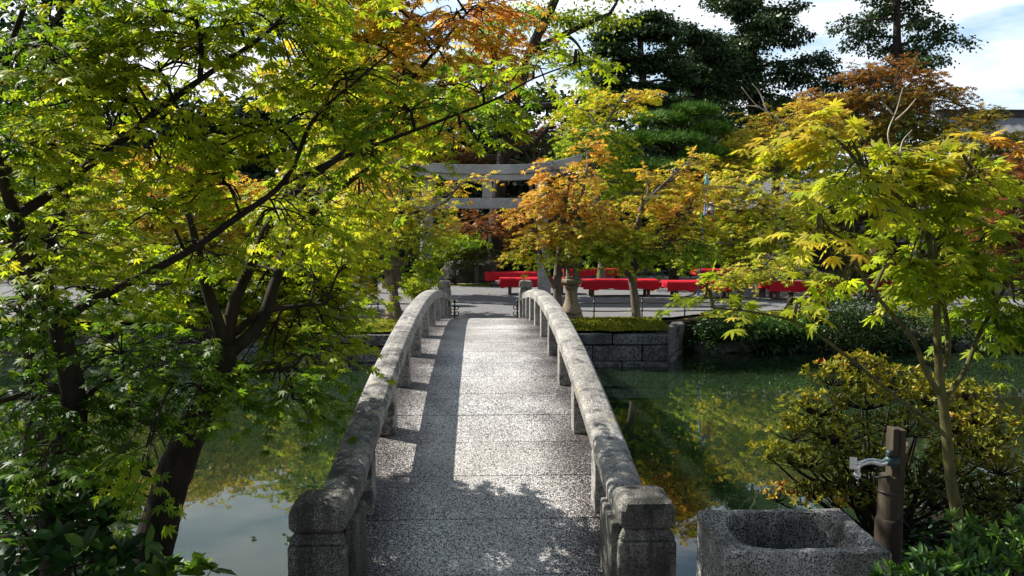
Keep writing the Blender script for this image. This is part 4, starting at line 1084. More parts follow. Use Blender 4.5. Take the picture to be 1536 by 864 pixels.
# ------------------------------------------------------------------ tall conifers
def conifer(name, label, y, pxc, py_top, py_low, half_px, n, size, lean=0, gaps=.25, seed_t=.4):
    foot = P(pxc, 430, y); foot[2] = 0
    top = P(pxc + lean, py_top, y); low = P(pxc, py_low, y)
    t = thing(name, tuple(foot), label, 'conifer')
    b = MB(); b.tube(smooth_path([foot - np.array([0, 0, .1]), (foot + top) / 2, top], 6), np.linspace(.42, .04, 13), 8, True, .1)
    cl = []
    H = top[2] - low[2]; half = half_px * y / F_PX
    nb = 62
    for i in range(nb):
        f = (i + rng.random()) / nb
        z = low[2] + H * f
        if rng.random() < gaps * .5: continue
        w = half * (1 - f) ** .75 * (.65 + .6 * rng.random()) + .35
        a = rng.random() * 6.283
        base = np.array([foot[0] + (top[0] - foot[0]) * (z / top[2]), y, z])
        tip = base + np.array([math.cos(a) * w, math.sin(a) * w, -.10 * w + .18 * w * f])
        mid = (base + tip) / 2 + np.array([0, 0, .08 * w])
        b.tube(smooth_path([base, mid, tip], 3), np.linspace(.07, .02, 7), 5)
        for s in (.35, .6, .82, 1.0):
            c = base + (tip - base) * s + rng.normal(size=3) * [.1, .1, .12]
            cl.append((c - np.array([0, 0, .15]), (w * .22 + .18, w * .22 + .18, w * .10 + .28), seed_t + .1 * rng.normal()))
    b.build('trunk', M['bark_dark'], t)
    a = cloud(cl, int(n * 2.8), size * .62, pad_h=.42, pad_v=.30, up=.4, pads=7, fill=.3, split=0, fuzz=0.0)
    a[1][:, 2] -= .35
    leaves_mesh('crown', T_Q, *a, M['evergreen'], t)
conifer('cedar_tree', 'tall dark cedar rising against the clouds left of the sky gap', 38, 1130, -120, 250, 105, 21000, .26)
conifer('cedar_tree', 'second tall cedar with ragged tufted branches against the blue sky', 36, 1345, -150, 200, 88, 12000, .24, gaps=.75, seed_t=.5)
conifer('cedar_tree', 'dense conifer partly hidden behind the tall cedar and the pine', 42, 1045, 80, 230, 80, 12000, .28, lean=10)
tree('evergreen_tree', 'dark glossy evergreen tree between the leaning tree and the cedars', 'tree', 33,
     [(965, 430), (962, 300), (965, 150), (960, 60)],
     [(950, 50, 33, 46, 24, .35), (985, 40, 33, 30, 22, .35), (925, 85, 33, 40, 22, .4), (975, 95, 32.8, 40, 22, .4), (1010, 125, 33, 28, 20, .35), (940, 130, 32.6, 44, 22, .35), (990, 160, 32.6, 36, 18, .3), (905, 120, 33, 36, 20, .4)],
     26000, .14, T_Q, 'evergreen', 'bark_dark', r0=.28, r1=.12, twig=.05)
tree('evergreen_tree', 'slender dark evergreen with open crown beside the tall cedar', 'tree', 35,
     [(1050, 430), (1048, 300), (1047, 120), (1045, 50)],
     [(1035, 60, 35, 34, 22, .3), (1070, 80, 35, 30, 24, .3), (1025, 110, 35, 32, 22, .3), (1060, 130, 35, 40, 22, .3), (1090, 110, 35, 24, 20, .3), (1030, 155, 35, 30, 14, .3)],
     14000, .14, T_Q, 'evergreen', 'bark_dark', r0=.22, r1=.1, twig=.05)
tree('broadleaf_tree', 'tall leaning tree with dark limbs and thin airy leaves above the torii', 'tree', 25,
     [(742, 430), (745, 320), (765, 180), (795, 80), (832, 0), (850, -60)],
     [(790, 20, 25, 46, 20, .30), (850, 30, 25, 50, 22, .34), (900, 25, 25.4, 44, 18, .34), (830, 80, 25, 40, 16, .32), (880, 90, 25.2, 44, 16, .36), (740, 40, 25, 50, 24, .36), (700, 90, 25, 50, 26, .34), (880, 140, 25.4, 40, 14, .4), (760, 120, 24.8, 40, 18, .34), (690, 160, 25, 60, 24, .24), (760, 185, 25, 40, 16, .22), (930, -10, 25, 50, 20, .34), (840, -30, 25, 60, 24, .34)],
     10500, .085, T_Q, 'maple_far', 'bark_dark', r0=.26, r1=.12, twig=.04,
     forks=([(755, 240), (735, 150), (745, 70), (765, 10)], [(770, 165), (840, 160), (880, 195), (915, 235)], [(800, 75), (860, 45), (915, 20)], [(755, 235), (800, 215), (835, 175)]))

# ------------------------------------------------------------------ dark wood that closes the garden
WOOD = [(-140, 31), (-20, 33), (90, 30), (200, 32), (310, 31), (420, 32), (520, 30), (610, 33), (700, 31), (790, 33), (880, 31), (990, 34), (1100, 33), (1220, 34), (1330, 34), (1440, 33), (1560, 32), (1680, 31)]
for i, (px, y) in enumerate(WOOD):
    hi = 110 if px < 650 else (150 if px < 1000 else 250)
    if 150 < px < 470: hi = 140
    cl = [(px + rng.normal() * 8, hi + 30, y, 66, 40, .3), (px - 40, hi + 80, y - .6, 60, 40, .25), (px + 40, hi + 85, y, 60, 40, .28), (px, hi + 140, y - 1, 74, 44, .22), (px - 35, 350, y - 1.4, 56, 40, .2), (px + 35, 365, y - 1.2, 56, 40, .2), (px, 400, y - 1.6, 70, 26, .18)]
    if px < 150 or 470 < px < 560: cl += [(px - 20, 30, y, 70, 50, .34), (px + 30, -5 - 30 * (i % 2), y, 54, 36, .36), (px, 90, y - .6, 80, 44, .3)]
    tree('evergreen_tree', 'dark evergreen tree in the wood closing off the back of the garden', 'tree', y, [(px, 430), (px + 4, 300), (px, hi + 60)] + ([(px, 0)] if px < 150 or 470 < px < 560 else []), cl, 7000 if px < 560 else 5200, .25, T_Q, 'evergreen', 'bark_dark', group='dark evergreens closing off the garden', r0=.22, r1=.1, twig=.05)

# ------------------------------------------------------------------ maples on the left far shore, seen through the near leaves
LEFT = [
 ('yellow green maple on the left shore behind the near leaves', 15.5, [(500, 455), (498, 390), (490, 300)], [(500, 250, 15.5, 60, 30, .5), (450, 290, 15.4, 60, 30, .44), (530, 330, 15.4, 60, 30, .5), (470, 350, 15.2, 60, 30, .46), (520, 390, 15, 56, 26, .44), (450, 410, 15, 56, 26, .40), (540, 270, 15.6, 40, 24, .62), (500, 430, 14.8, 56, 20, .52)]),
 ('orange gold maple showing between the branches on the left shore', 16.5, [(300, 455), (305, 380), (310, 300)], [(300, 280, 16.5, 64, 30, .56), (250, 290, 16.4, 60, 28, .62), (350, 290, 16.4, 60, 28, .66), (290, 310, 16.2, 70, 28, .58), (350, 335, 16.2, 60, 28, .56), (240, 330, 16.2, 60, 28, .52), (300, 365, 16, 70, 26, .48), (390, 310, 16.6, 50, 28, .6), (320, 400, 15.8, 60, 20, .5), (400, 370, 16, 56, 26, .46)]),
 ('rust red maple glimpsed behind the left near trees', 18, [(240, 450), (243, 380), (240, 320)], [(210, 250, 18, 60, 26, .72), (270, 245, 18, 60, 26, .66), (180, 280, 18, 60, 28, .6), (220, 290, 17.8, 60, 26, .74)]),
 ('green maple at the left edge of the far shore', 14.8, [(70, 460), (72, 390), (75, 300)], [(60, 260, 14.8, 70, 34, .44), (120, 290, 14.8, 64, 30, .46), (20, 310, 14.6, 64, 30, .42), (90, 340, 14.6, 70, 30, .4), (150, 350, 14.6, 60, 30, .46), (30, 380, 14.4, 64, 26, .38), (110, 400, 14.4, 64, 22, .42), (40, 200, 15, 70, 34, .4), (110, 220, 15, 60, 30, .5)]),
 ('tall gold and green maple above the left shore', 20, [(560, 450), (560, 330), (560, 200)], [(540, 120, 20, 60, 36, .5), (600, 150, 20, 60, 34, .46), (580, 90, 20, 60, 34, .56), (530, 190, 19.8, 60, 34, .46), (600, 200, 19.8, 60, 30, .5), (560, 60, 20.2, 60, 34, .44), (520, 150, 20, 50, 34, .4), (620, 110, 20.2, 50, 34, .55), (560, 230, 20, 56, 26, .4), (510, 230, 20, 50, 26, .36)]),
 ('pale yellow maple beyond the left corner of the pond', 17, [(170, 452), (175, 380), (178, 320)], [(170, 290, 17, 60, 28, .54), (130, 320, 17, 56, 26, .5), (220, 330, 17, 56, 26, .56), (180, 350, 16.8, 60, 24, .5), (150, 390, 16.6, 60, 22, .46), (215, 395, 16.6, 56, 22, .5)]),
]
for l, y, tr, cl in LEFT:
    tree('maple_tree', l, 'maple tree', y, tr, cl, 11000, .088, spray=85, r0=.13, r1=.06, twig=.022, group='maples on the left far shore', bark='bark_dark')

# ------------------------------------------------------------------ shrubs and rocks along the far shore
def bush(name, label, cat, y, cl, n, size, tpl=None, mat='evergreen', group=None, stem=True, base_z=0.0, **kw):
    cl = [pc(*c) for c in cl]
    c0 = np.mean([c[0] for c in cl], 0); foot = np.array([c0[0], c0[1], base_z - .05])
    t = thing(name, tuple(foot), label, cat, group)
    if stem:
        b = MB()
        for c, r, tt in cl:
            for k in range(3):
                e = np.asarray(c) + rand_dirs(1)[0] * np.asarray(r) * .5
                b.tube(smooth_path([foot + rng.normal(size=3) * [.06, .06, 0], (foot + e) / 2 + rng.normal(size=3) * .05, e], 3), np.linspace(.018, .006, 7), 5)
        b.build('stems', M['bark_dark'], t)
    leaves_mesh('foliage', tpl or T_Q, *cloud(cl, n, size, **kw), M[mat], t)
    return t
bush('clipped_bush', 'round clipped dark green bush at the pond edge behind the azalea', 'bush', 13.9, [(1290, 486, 13.9, 52, 34, .5), (1275, 500, 13.8, 40, 26, .65), (1325, 488, 13.95, 26, 28, .4)], 9000, .045, base_z=-.45, pads=60, fill=.9, pad_h=.25, pad_v=.2, split=0)
bush('clipped_hedge', 'low brownish clipped hedge along the right shore under the walking person', 'hedge', 14.1, [(1375, 490, 14.1, 44, 20, .8), (1440, 488, 14.1, 46, 20, .6), (1505, 490, 14.15, 50, 20, .55), (1570, 490, 14.2, 50, 22, .5)], 9000, .045, base_z=-.3, pads=60, fill=.9, pad_h=.25, pad_v=.2, split=0)
bush('leafy_shrub', 'low leafy green shrub with pale long leaves at the wall corner', 'shrub', 14, [(1110, 488, 14.0, 40, 18, .6), (1160, 486, 14.0, 36, 18, .75), (1200, 492, 14.0, 34, 16, .55), (1070, 492, 13.9, 28, 14, .4)], 3200, .11, T_NAR, 'glossy', up=.5, pads=20, base_z=-.5)
bush('leafy_shrub', 'thin twiggy shrub before the clipped bush by the bollard', 'shrub', 14.8, [(1235, 462, 14.9, 26, 14, .4), (1215, 470, 14.8, 22, 12, .3)], 900, .05, T_OV, 'evergreen', pads=12)
bush('round_shrub', 'small round light green shrub behind the left torii pillar', 'shrub', 16.8, [(617, 428, 16.8, 24, 17, .32), (640, 405, 16.9, 20, 16, .34)], 3200, .06, T_S3, 'maple_far', pads=30, fill=.8)
bush('low_shrub', 'bright green low spreading shrub in the shade beyond the torii', 'shrub', 23, [(690, 362, 22.6, 34, 10, .30), (672, 380, 22.8, 30, 9, .28)], 2200, .08, T_S3, 'maple_far', pads=14)
bush('garden_shrub', 'low bronze and green shrub in front of the seated person', 'shrub', 17.0, [(1322, 398, 17.2, 40, 18, .36), (1290, 395, 17.3, 30, 18, .30), (1350, 405, 17.1, 36, 16, .50), (1262, 412, 17.2, 24, 14, .3)], 4500, .07, T_S3, 'bronze')
for i, (px, y, rx, ry, t_) in enumerate([(650, 27, 60, 40, .2), (740, 26.5, 60, 44, .15), (830, 27, 60, 50, .2), (930, 27.5, 60, 44, .2), (570, 26, 60, 44, .2), (480, 25, 60, 44, .2), (380, 24, 64, 40, .2), (270, 24, 64, 40, .2), (150, 24, 64, 40, .2), (40, 24, 64, 40, .2), (1040, 27, 60, 44, .2), (1500, 23, 70, 40, .2), (1600, 22, 70, 50, .2)]):
    bush('dark_shrub', 'dark shrub massed under the trees at the back of the court', 'shrub', y, [(px, 385, y, rx, ry, t_), (px + 20, 360, y + .4, rx * .8, ry * .8, t_ + .1)], 2600, .17, T_Q, group='dark shrubs at the back of the court')

for i, px in enumerate(range(1075, 1640, 62)):
    bush('waterside_fern', 'dark leafy plant hanging over the waterline of the right shore', 'fern', 14.2, [(px + rng.normal() * 8, 510 + rng.normal() * 3, 14.1, 36, 13, .3), (px + 26, 505, 14.3, 26, 11, .4)], 1000, .10, T_NAR, 'glossy', group='plants hanging over the right shore', pads=14, base_z=-.6)
def rock(name, c, r, label, mat=None, group=None, seed=0):
    rr = np.random.default_rng(seed); n = 14; m = 8; pts = []; f = []
    ph = rr.random(6) * 6
    for i in range(m + 1):
        th = math.pi * i / m
        for k in range(n):
            a = 2 * math.pi * k / n
            d = np.array([math.sin(th) * math.cos(a), math.sin(th) * math.sin(a), math.cos(th)])
            w = 1 + .16 * math.sin(3 * a + ph[0]) * math.sin(th) + .12 * math.sin(5 * a + ph[1] + 3 * th) + .12 * math.sin(4 * th + ph[2]) + .05 * rr.normal()
            pts.append(np.asarray(c) + d * np.asarray(r) * w)
    for i in range(m):
        for k in range(n): f.append((i * n + k, i * n + (k + 1) % n, (i + 1) * n + (k + 1) % n, (i + 1) * n + k))
    o = MB().add(pts, f, False).build(name, mat or M['rock'], None)
    return tag(o, label, 'rock', group)
SH = 'mossy rocks along the waterline of the right shore'
for i, x in enumerate(np.arange(4.1, 15.5, .62)):
    e = float(far_edge(x))
    rock('shore_rock', (x + .1 * rng.normal(), e + .05 + .1 * rng.normal(), -.52 + .06 * rng.normal()), (.24 + .10 * rng.random(), .2, .16 + .08 * rng.random()), 'mossy boulder in the row edging the right shore', group=SH, seed=i)
for i, x in enumerate(np.arange(-12, -4.8, .7)):
    e = float(far_edge(x))
    rock('shore_rock', (x, e + .05, -.5), (.36, .3, .30), 'shaded boulder in the row edging the left shore', group='rocks along the left shore', seed=40 + i)
c = P(1366, 494, 14.5); k = MB(); k.box((c[0], c[1], -.19), (.85, .5, .10)); k.box((c[0] + .12, c[1] + .1, -.45), (.25, .25, .44))
tag(k.build('stone_slab', M['rock'], bevel=.03), 'flat stone slab standing on a short pillar at the right pond edge', 'stone slab')
rock('garden_rock', P(700, 402, 24) * np.array([1, 1, 0]) + np.array([0, 0, .25]), (.9, .5, .42), 'broad mossy rock at the back of the court beyond the bridge end', seed=91)
rock('garden_rock', P(655, 412, 23) * np.array([1, 1, 0]) + np.array([0, 0, .1]), (.5, .4, .22), 'small pale rock left of the broad mossy rock', seed=92)
moss_strip(P(640, 410, 22)[0], P(735, 410, 22)[0], 22.0, 23.6, 'mossy patch at the back edge of the gravel court')

# ------------------------------------------------------------------ the two near maples on the left bank
def near_maple(label, mains, clumps, leaf, density, bark, foot_z=-.06, group=None, droop=.3, len_f=1.0):
    """mains: (pixel polyline with distances, r0, r1)"""
    paths = [([P(*q) for q in m[0]], m[1], m[2]) for m in mains]
    foot = np.array(paths[0][0][0]); foot[2] = foot_z
    paths[0][0][0] = foot - np.array([0, 0, .04])
    t = thing('maple_tree', tuple(foot), label, 'maple tree', group)
    b = MB(); al = []
    for pts, r0, r1 in paths:
        p = smooth_path(pts, 6); b.tube(p, np.linspace(r0, r1, len(p)), 10, True, .10); al.append(p[len(p) // 4:])
    b.build('trunk', M[bark], t)
    al = np.concatenate(al)
    cl = [pc(*c[:6], rd=c[3] * .7) for c in clumps]
    tw, a = sprays(cl, al, leaf, density, droop, len_f=len_f)
    tw.build('twigs', M[bark], t)
    leaves_mesh('crown', T_M7, *a, M['maple'], t)
    print(label, len(a[0]), 'leaves')
    return t
near_maple('thick leaning maple on the left bank with a many forked dark trunk and orange top',
  [([(218, 905, 3.7), (236, 800, 3.75), (262, 710, 3.8), (300, 620, 3.9), (328, 565, 4.0), (340, 520, 4.05)], .100, .060),
   ([(340, 525, 4.05), (316, 450, 4.0), (300, 400, 4.0), (285, 330, 4.0), (250, 250, 4.1)], .035, .012),
   ([(340, 525, 4.05), (350, 460, 4.1), (375, 400, 4.1), (408, 330, 4.15), (455, 275, 4.25), (520, 225, 4.4), (590, 150, 4.6), (650, 80, 4.8), (700, 20, 4.9)], .036, .007),
   ([(338, 535, 4.05), (388, 488, 4.1), (414, 420, 4.2), (440, 350, 4.3), (500, 290, 4.3), (555, 250, 4.4), (610, 190, 4.6)], .038, .008),
   ([(352, 500, 4.08), (390, 470, 4.1), (440, 460, 4.2), (490, 455, 4.2)], .020, .008),
   ([(325, 570, 4.0), (380, 560, 4.0), (440, 550, 4.0)], .016, .007)],
  [(390, 425, 4.5, 90, 40, .36), (480, 420, 4.5, 70, 44, .40), (450, 490, 4.4, 80, 40, .33), (480, 540, 4.1, 46, 34, .32), (420, 560, 4.0, 80, 44, .22), (300, 585, 3.8, 80, 40, .17), (250, 520, 3.95, 90, 44, .20), (310, 460, 4.5, 80, 40, .27), (490, 340, 4.3, 60, 40, .42), (440, 300, 4.2, 70, 40, .40), (440, 600, 4.0, 50, 30, .2), (410, 525, 4.35, 70, 36, .22), (430, 440, 4.6, 90, 40, .30), (500, 450, 4.5, 46, 34, .42), (490, 500, 4.4, 44, 28, .38), (400, 450, 4.6, 90, 30, .34), (300, 450, 4.6, 90, 30, .30), (200, 460, 4.6, 80, 30, .26), (520, 400, 4.4, 40, 40, .40), (330, 410, 4.5, 80, 40, .30),  # low tints in the lower clumps put their shade into the leaf colour
   (540, 290, 4.5, 60, 34, .48), (590, 210, 4.6, 70, 36, .50), (540, 60, 4.7, 80, 44, .56), (610, 40, 4.8, 80, 40, .64), (680, 30, 4.9, 70, 40, .74), (730, 20, 5.0, 60, 36, .82), (600, 120, 4.7, 90, 40, .54), (670, 100, 4.8, 70, 40, .60), (740, 75, 4.9, 50, 36, .68), (480, 130, 4.6, 80, 44, .50), (640, -40, 4.8, 120, 40, .7), (520, -30, 4.8, 100, 40, .6), (620, 190, 4.7, 60, 30, .56)],
  .044, 255, 'bark_dark', len_f=.9, group='near maples on the left bank')
near_maple('slim zigzag maple at the lower left with long limbs reaching over the bridge',
  [([(86, 915, 3.42), (80, 800, 3.5), (88, 720, 3.5), (104, 660, 3.5), (110, 600, 3.5), (100, 540, 3.5), (86, 485, 3.5), (60, 420, 3.45), (32, 365, 3.4), (22, 325, 3.4)], .070, .030),
   ([(88, 490, 3.5), (130, 455, 3.5), (210, 415, 3.5), (290, 372, 3.5), (350, 330, 3.5), (410, 288, 3.5), (440, 250, 3.5), (470, 180, 3.45), (530, 125, 3.4), (590, 75, 3.4)], .024, .004),
   ([(425, 275, 3.5), (500, 242, 3.5), (570, 215, 3.5), (650, 185, 3.5), (740, 150, 3.5), (800, 118, 3.5), (875, 90, 3.5)], .011, .003),
   ([(22, 325, 3.4), (70, 295, 3.4), (140, 242, 3.4), (190, 205, 3.4), (240, 163, 3.4), (300, 120, 3.4), (350, 85, 3.4), (410, 40, 3.4), (450, -20, 3.4)], .023, .006),
   ([(24, 350, 3.4), (-20, 352, 3.35), (-80, 330, 3.3)], .026, .012),
   ([(106, 590, 3.5), (60, 578, 3.5), (20, 596, 3.4), (-30, 610, 3.4)], .022, .008),
   ([(112, 612, 3.5), (150, 578, 3.6), (205, 560, 3.6), (260, 575, 3.6)], .016, .006),
   ([(22, 325, 3.4), (5, 270, 3.3), (-10, 190, 3.3), (10, 90, 3.3), (40, 0, 3.3)], .024, .010),
   ([(300, 120, 3.4), (302, 70, 3.35), (290, 10, 3.3), (285, -40, 3.3)], .012, .005)],
  [(60, 230, 3.3, 100, 50, .37), (180, 160, 3.3, 100, 50, .44), (300, 80, 3.4, 110, 50, .40), (90, 100, 3.2, 110, 50, .33), (200, 40, 3.3, 110, 46, .36), (420, 60, 3.5, 100, 50, .38), (520, 120, 3.5, 90, 44, .36), (610, 170, 3.5, 80, 36, .30), (720, 140, 3.5, 70, 28, .32), (800, 112, 3.5, 60, 24, .32), (865, 88, 3.5, 36, 22, .33), (560, 235, 3.55, 70, 32, .30), (330, 275, 3.5, 90, 40, .42), (230, 310, 3.5, 100, 36, .38), (80, 370, 3.4, 100, 40, .36), (420, 330, 3.55, 80, 40, .40), (140, 440, 3.5, 110, 30, .30), (300, 380, 3.55, 90, 30, .38), (40, 480, 3.4, 80, 46, .20), (180, 530, 3.6, 100, 46, .14), (60, 620, 3.4, 90, 44, .15), (150, 620, 3.5, 80, 40, .14), (220, 690, 3.15, 74, 36, .27), (90, 680, 3.2, 90, 36, .17), (400, 200, 3.5, 90, 50, .40), (280, 190, 3.45, 90, 44, .40), (500, 190, 3.5, 70, 40, .34), (-40, 300, 3.3, 80, 60, .3), (-30, 150, 3.2, 80, 60, .25), (300, -20, 3.4, 160, 40, .3), (100, 0, 3.3, 140, 40, .25), (470, -20, 3.5, 120, 40, .36), (240, 240, 3.5, 70, 30, .46), (690, 190, 3.5, 50, 26, .34), (230, 110, 3.4, 80, 36, .40), (160, 90, 3.35, 70, 36, .36), (350, 40, 3.4, 70, 36, .40)],  # lower clumps tinted darker, shade painted into the leaves
  .042, 285, 'bark_dark', len_f=.9, group='near maples on the left bank')
near_maple('dark double trunk maple behind the zigzag maple at the left edge',
  [([(52, 860, 5.1), (50, 640, 5.2), (42, 480, 5.2), (28, 380, 5.2), (10, 250, 5.2)], .065, .035),
   ([(58, 720, 5.2), (66, 620, 5.25), (64, 520, 5.3), (72, 400, 5.3), (100, 280, 5.3), (140, 120, 5.3), (148, 10, 5.3)], .05, .025),
   ([(64, 520, 5.3), (30, 470, 5.2), (-30, 430, 5.2)], .02, .01), ([(28, 380, 5.2), (-80, 220, 5.1), (-200, 100, 4.9), (-320, 20, 4.8)], .035, .012)],
  [(60, 330, 5.2, 100, 50, .36), (110, 250, 5.2, 80, 50, .44), (20, 200, 5.2, 100, 60, .26), (90, 110, 5.2, 90, 60, .24), (20, 60, 5.2, 100, 60, .18), (-40, 400, 5.1, 80, 60, .3), (130, 80, 5.0, 40, 30, .74), (60, 430, 5.1, 90, 40, .32), (150, 370, 5.2, 80, 36, .46), (-310, -20, 4.8, 150, 60, .3), (-230, 50, 4.9, 120, 60, .3), (-330, 90, 4.7, 130, 60, .3)],  # clumps far left of the frame are added to shade the lower foliage
  .058, 55, 'bark_dark', group='near maples on the left bank')

# ------------------------------------------------------------------ green barked sapling on the right
near_maple('slender green barked maple sapling in the right foreground with sunlit lime leaves',
  [([(1447, 880, 2.9), (1438, 800, 2.9), (1426, 720, 2.9), (1420, 650, 2.9), (1413, 595, 2.9), (1409, 560, 2.9), (1406, 500, 2.9), (1404, 440, 2.9), (1398, 385, 2.88), (1388, 345, 2.85), (1365, 312, 2.82), (1335, 285, 2.8), (1300, 262, 2.78)], .0235, .006),
   ([(1410, 562, 2.9), (1421, 540, 2.92), (1421, 490, 2.93), (1412, 440, 2.94), (1402, 395, 2.95), (1420, 340, 2.95), (1440, 290, 2.95), (1460, 245, 2.95)], .012, .004),
   ([(1415, 598, 2.9), (1390, 560, 2.88), (1370, 510, 2.85), (1335, 468, 2.8), (1300, 425, 2.78), (1282, 390, 2.75), (1265, 360, 2.72), (1230, 340, 2.7)], .011, .003),
   ([(1416, 600, 2.9), (1445, 560, 2.92), (1470, 500, 2.95), (1500, 445, 3.0), (1530, 400, 3.0), (1560, 360, 3.0)], .011, .004),
   ([(1420, 656, 2.9), (1395, 632, 2.88), (1350, 600, 2.85), (1290, 550, 2.82), (1235, 508, 2.8), (1190, 482, 2.78), (1130, 468, 2.75), (1070, 462, 2.72)], .009, .003)],
  [(1056, 448, 2.72, 30, 12, .36), (1108, 458, 2.74, 20, 7, .42), (1203, 462, 2.78, 34, 9, .44), (1268, 420, 2.76, 44, 11, .44), (1225, 345, 2.7, 50, 12, .52), (1215, 205, 2.75, 52, 24, .52), (1300, 262, 2.78, 44, 20, .44), (1350, 240, 2.8, 50, 20, .46), (1410, 225, 2.9, 56, 20, .52), (1465, 212, 2.95, 34, 11, .72), (1360, 265, 2.8, 56, 22, .42), (1420, 262, 2.9, 56, 22, .44), (1390, 290, 2.85, 70, 22, .40), (1460, 270, 2.95, 40, 20, .42), (1300, 290, 2.75, 36, 14, .42), (1400, 330, 2.95, 50, 14, .36), (1450, 330, 2.95, 44, 18, .36), (1345, 398, 2.8, 34, 10, .46), (1390, 410, 2.9, 56, 18, .38), (1440, 400, 2.95, 50, 18, .34), (1470, 425, 2.95, 34, 16, .32), (1378, 375, 2.82, 34, 22, .38), (1400, 385, 2.95, 34, 20, .36), (1372, 410, 2.85, 26, 14, .38), (1490, 355, 3.0, 36, 14, .44), (1520, 330, 3.0, 26, 14, .4), (1490, 480, 2.98, 40, 22, .30), (1520, 440, 3.0, 40, 26, .30), (1540, 400, 3.0, 30, 24, .3), (1265, 225, 2.76, 36, 20, .50)],
  .048, 720, 'bark_green', droop=.5, len_f=.5)
k = MB()
for pts in ([(1340, 232), (1332, 200), (1345, 165), (1354, 132)], [(1344, 180), (1360, 165), (1374, 148)], [(1340, 172), (1330, 160), (1322, 153)], [(1350, 235), (1354, 212), (1368, 195)]):
    p = smooth_path([P(a, bq, 2.84) for a, bq in pts], 4); k.tube(p, np.linspace(.004, .0012, len(p)), 5)
p = smooth_path([P(1385, 340, 2.85), P(1360, 285, 2.84), P(1340, 232, 2.84)], 4); k.tube(p, np.linspace(.006, .0045, len(p)), 6)
br = [o for o in COL.objects if o.get('label', '').startswith('slender green barked')][0]
k.build('bare_branch', M['bark_pale'], br)
k = MB()
for pts in ([(1180, 190), (1160, 172), (1135, 158), (1112, 130)], [(1150, 166), (1140, 140), (1128, 125)], [(1140, 160), (1118, 158)]):
    p = smooth_path([P(a, bq, 22) for a, bq in pts], 4); k.tube(p, np.linspace(.026, .008, len(p)), 5)
br = [o for o in COL.objects if o.get('label', '').startswith('golden ochre maple')][0]
k.build('bare_branch', M['bark_pale'], br)

# ------------------------------------------------------------------ azalea and leafy plants in the foreground
def rosette_shrub(name, label, cat, foot_px, y, clumps, per_area, k_leaf, size, tpl, mat, stems=True, bark='bark_dark', elev=(15, 60), up=.8, foot_z=-.08, tj=.08, limbs=()):
    foot = P(foot_px, 800, y); foot[2] = foot_z
    t = thing(name, tuple(foot), label, cat)
    cl = [pc(*c) for c in clumps]
    cs, ax, tt = [], [], []; b = MB()
    for c, r, tn in cl:
        c = np.asarray(c); r = np.asarray(r)
        m = max(5, int(per_area * r[0] * (r[1] + r[2]) * 3.0))
        d = rand_dirs(m); d[:, 2] = np.where(d[:, 2] < -.25, -d[:, 2], d[:, 2])
        q = c + d * r * (.35 + .8 * rng.random((m, 1)) ** .7)
        cs.append(q); ax.append(d * np.array([.7, .7, .3]) + np.array([0, 0, up]) + rng.normal(size=(m, 3)) * .2); tt.append(np.clip(tn - (.05 if mat == 'azalea' else 0) + .10 * d[:, 2] + rng.normal(size=m) * tj, 0, 1))
        if stems:
            base = foot + np.array([rng.normal() * .05, rng.normal() * .05, 0])
            mid = (base * .55 + c * .45) + np.array([0, 0, -.06]); p = smooth_path([base, mid, c - np.array([0, 0, r[2] * .6])], 4)
            b.tube(p, np.linspace(.014, .005, len(p)), 6, True, .1)
            for j in range(0, m, 2): b.tube([p[-1], (p[-1] + q[j]) / 2 - np.array([0, 0, .01]), q[j]], [.004, .003, .002], 4)
    for lp, r0, r1 in limbs:
        p = smooth_path([P(*v) for v in lp], 4); b.tube(p, np.linspace(r0, r1, len(p)), 7, True, .1)
    if stems: b.build('stems', M[bark], t)
    cs = np.concatenate(cs); ax = np.concatenate(ax); tt = np.concatenate(tt)
    p, x, nn, s, _ = rosettes(cs, ax, k_leaf, size, None, elev)
    leaves_mesh('foliage', tpl, p, x, nn, s, np.repeat(tt, k_leaf), M[mat], t)
    print(label, len(p))
    return t
